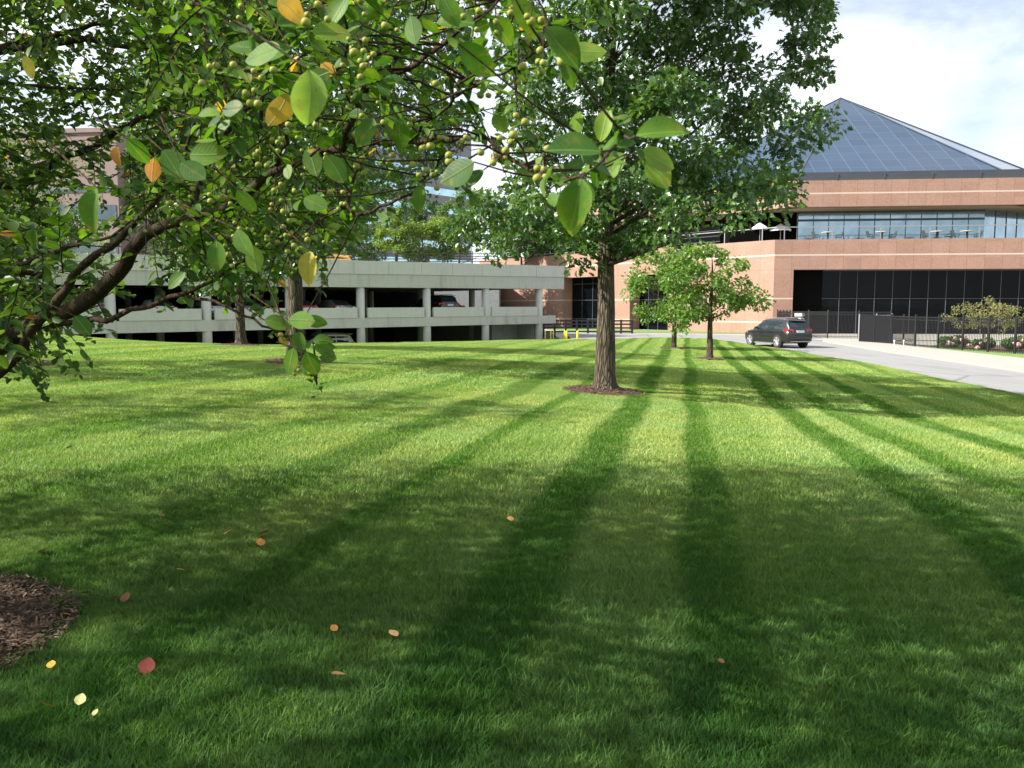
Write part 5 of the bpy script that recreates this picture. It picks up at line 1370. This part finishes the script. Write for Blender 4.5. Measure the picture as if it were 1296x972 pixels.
for zz, kd in Z:
    PTS.append(zz); KIND.append(rng.integers(0, 2, len(zz)) if kd is None else np.full(len(zz), kd))
# taller unmown tufts here and there in the near lawn
tp = []
for _ in range(70):
    y = rng.uniform(2.2, 8); x = rng.uniform(-.66*y-1, .66*y+1); tp.append((x, y))
for px, py in ((190,735), (215,720), (170,745), (690,770), (640,850), (480,900), (560,870), (700,880)):
    h3 = ground_hit(px, py)
    for _ in range(3): tp.append((h3[0]+rng.normal(0, .12), h3[1]+rng.normal(0, .12)))
PTS.append(np.array(tp)); KIND.append(np.full(len(tp), 4))
PTS = np.concatenate(PTS); KIND = np.concatenate(KIND)
ok = np.ones(len(PTS), bool)
for (bx, by, br, sq) in beds:
    rr = np.hypot(PTS[:, 0]-bx, (PTS[:, 1]-by)/sq); pad = np.where(KIND == 3, .75, np.where(KIND == 2, .36, .17))
    ok &= rr > br+pad*.8
# finer tufts close round the beds so that the lawn meets the mulch
extra = []
for (bx, by, br, sq) in beds:
    if by > 34: continue
    nring = 3 if by < 10 else 5
    for rr in np.arange(br+.12, br+.12+.26*nring, .26):
        for a in np.arange(0, 2*math.pi, .28/rr): extra.append((bx+rr*math.cos(a), by+rr*math.sin(a)*sq))
for yy_ in np.arange(4, 61, .27):
    for dx in ((.15, .42, .70) if yy_ > 17 else (.15, .42)): extra.append((float(road_edge(yy_))-dx+rng.uniform(-.03, .03), yy_))
extra = np.array([e for e in extra if e[1] > 1])
PTS = np.concatenate([PTS[ok], extra]); KIND = np.concatenate([KIND[ok], rng.integers(0, 2, len(extra))])
ZZ = gz(PTS[:, 0], PTS[:, 1]); e_ = .1
gxx = (gz(PTS[:, 0]+e_, PTS[:, 1])-ZZ)/e_; gyy = np.clip((gz(PTS[:, 0], PTS[:, 1]+e_)-ZZ)/e_, -.2, .2)
me = bpy.data.meshes.new('grass'); me.vertices.add(len(PTS)); me.vertices.foreach_set('co', np.stack([PTS[:, 0], PTS[:, 1], ZZ], 1).astype(np.float32).ravel())
rot = np.zeros((len(PTS), 3), np.float32)
for i in range(len(PTS)):
    nrm = Vector((-gxx[i], -gyy[i], 1)).normalized(); qz = Vector((0, 0, 1)).rotation_difference(nrm) @ Euler((0, 0, rng.integers(0, 4)*math.pi/2+rng.uniform(-.15, .15))).to_quaternion()
    rot[i] = qz.to_euler()[:]
a = me.attributes.new('rot', 'FLOAT_VECTOR', 'POINT'); a.data.foreach_set('vector', rot.ravel())
a = me.attributes.new('pick', 'INT', 'POINT'); a.data.foreach_set('value', KIND.astype(np.int32))
a = me.attributes.new('sc', 'FLOAT', 'POINT'); a.data.foreach_set('value', rng.uniform(.92, 1.12, len(PTS)).astype(np.float32))
me.update()
go = bpy.data.objects.new('grass', me); COL.objects.link(go); setp(go, 'short mown grass blades covering the lawn', None, None, 'stuff')
ng = bpy.data.node_groups.new('grow', 'GeometryNodeTree'); ng.interface.new_socket('Geometry', in_out='INPUT', socket_type='NodeSocketGeometry'); ng.interface.new_socket('Geometry', in_out='OUTPUT', socket_type='NodeSocketGeometry')
gi = ng.nodes.new('NodeGroupInput'); go_ = ng.nodes.new('NodeGroupOutput'); jn = ng.nodes.new('GeometryNodeJoinGeometry')
def attr(nm, ty):
    n_ = ng.nodes.new('GeometryNodeInputNamedAttribute'); n_.data_type = ty; n_.inputs[0].default_value = nm; return n_.outputs[0]
rv, pk, sc_ = attr('rot', 'FLOAT_VECTOR'), attr('pick', 'INT'), attr('sc', 'FLOAT')
e2r = ng.nodes.new('FunctionNodeEulerToRotation'); ng.links.new(rv, e2r.inputs[0])
for k, ob in enumerate(variants):
    ip = ng.nodes.new('GeometryNodeInstanceOnPoints'); oi = ng.nodes.new('GeometryNodeObjectInfo'); oi.inputs[0].default_value = ob; oi.inputs['As Instance'].default_value = True
    cm = ng.nodes.new('FunctionNodeCompare'); cm.data_type = 'INT'; cm.operation = 'EQUAL'
    ng.links.new(pk, cm.inputs[2]); cm.inputs[3].default_value = k
    ng.links.new(gi.outputs[0], ip.inputs['Points']); ng.links.new(cm.outputs[0], ip.inputs['Selection']); ng.links.new(oi.outputs['Geometry'], ip.inputs['Instance'])
    ng.links.new(e2r.outputs[0], ip.inputs['Rotation']); ng.links.new(sc_, ip.inputs['Scale']); ng.links.new(ip.outputs[0], jn.inputs[0])
ng.links.new(jn.outputs[0], go_.inputs[0])
md = go.modifiers.new('grow', 'NODES'); md.node_group = ng
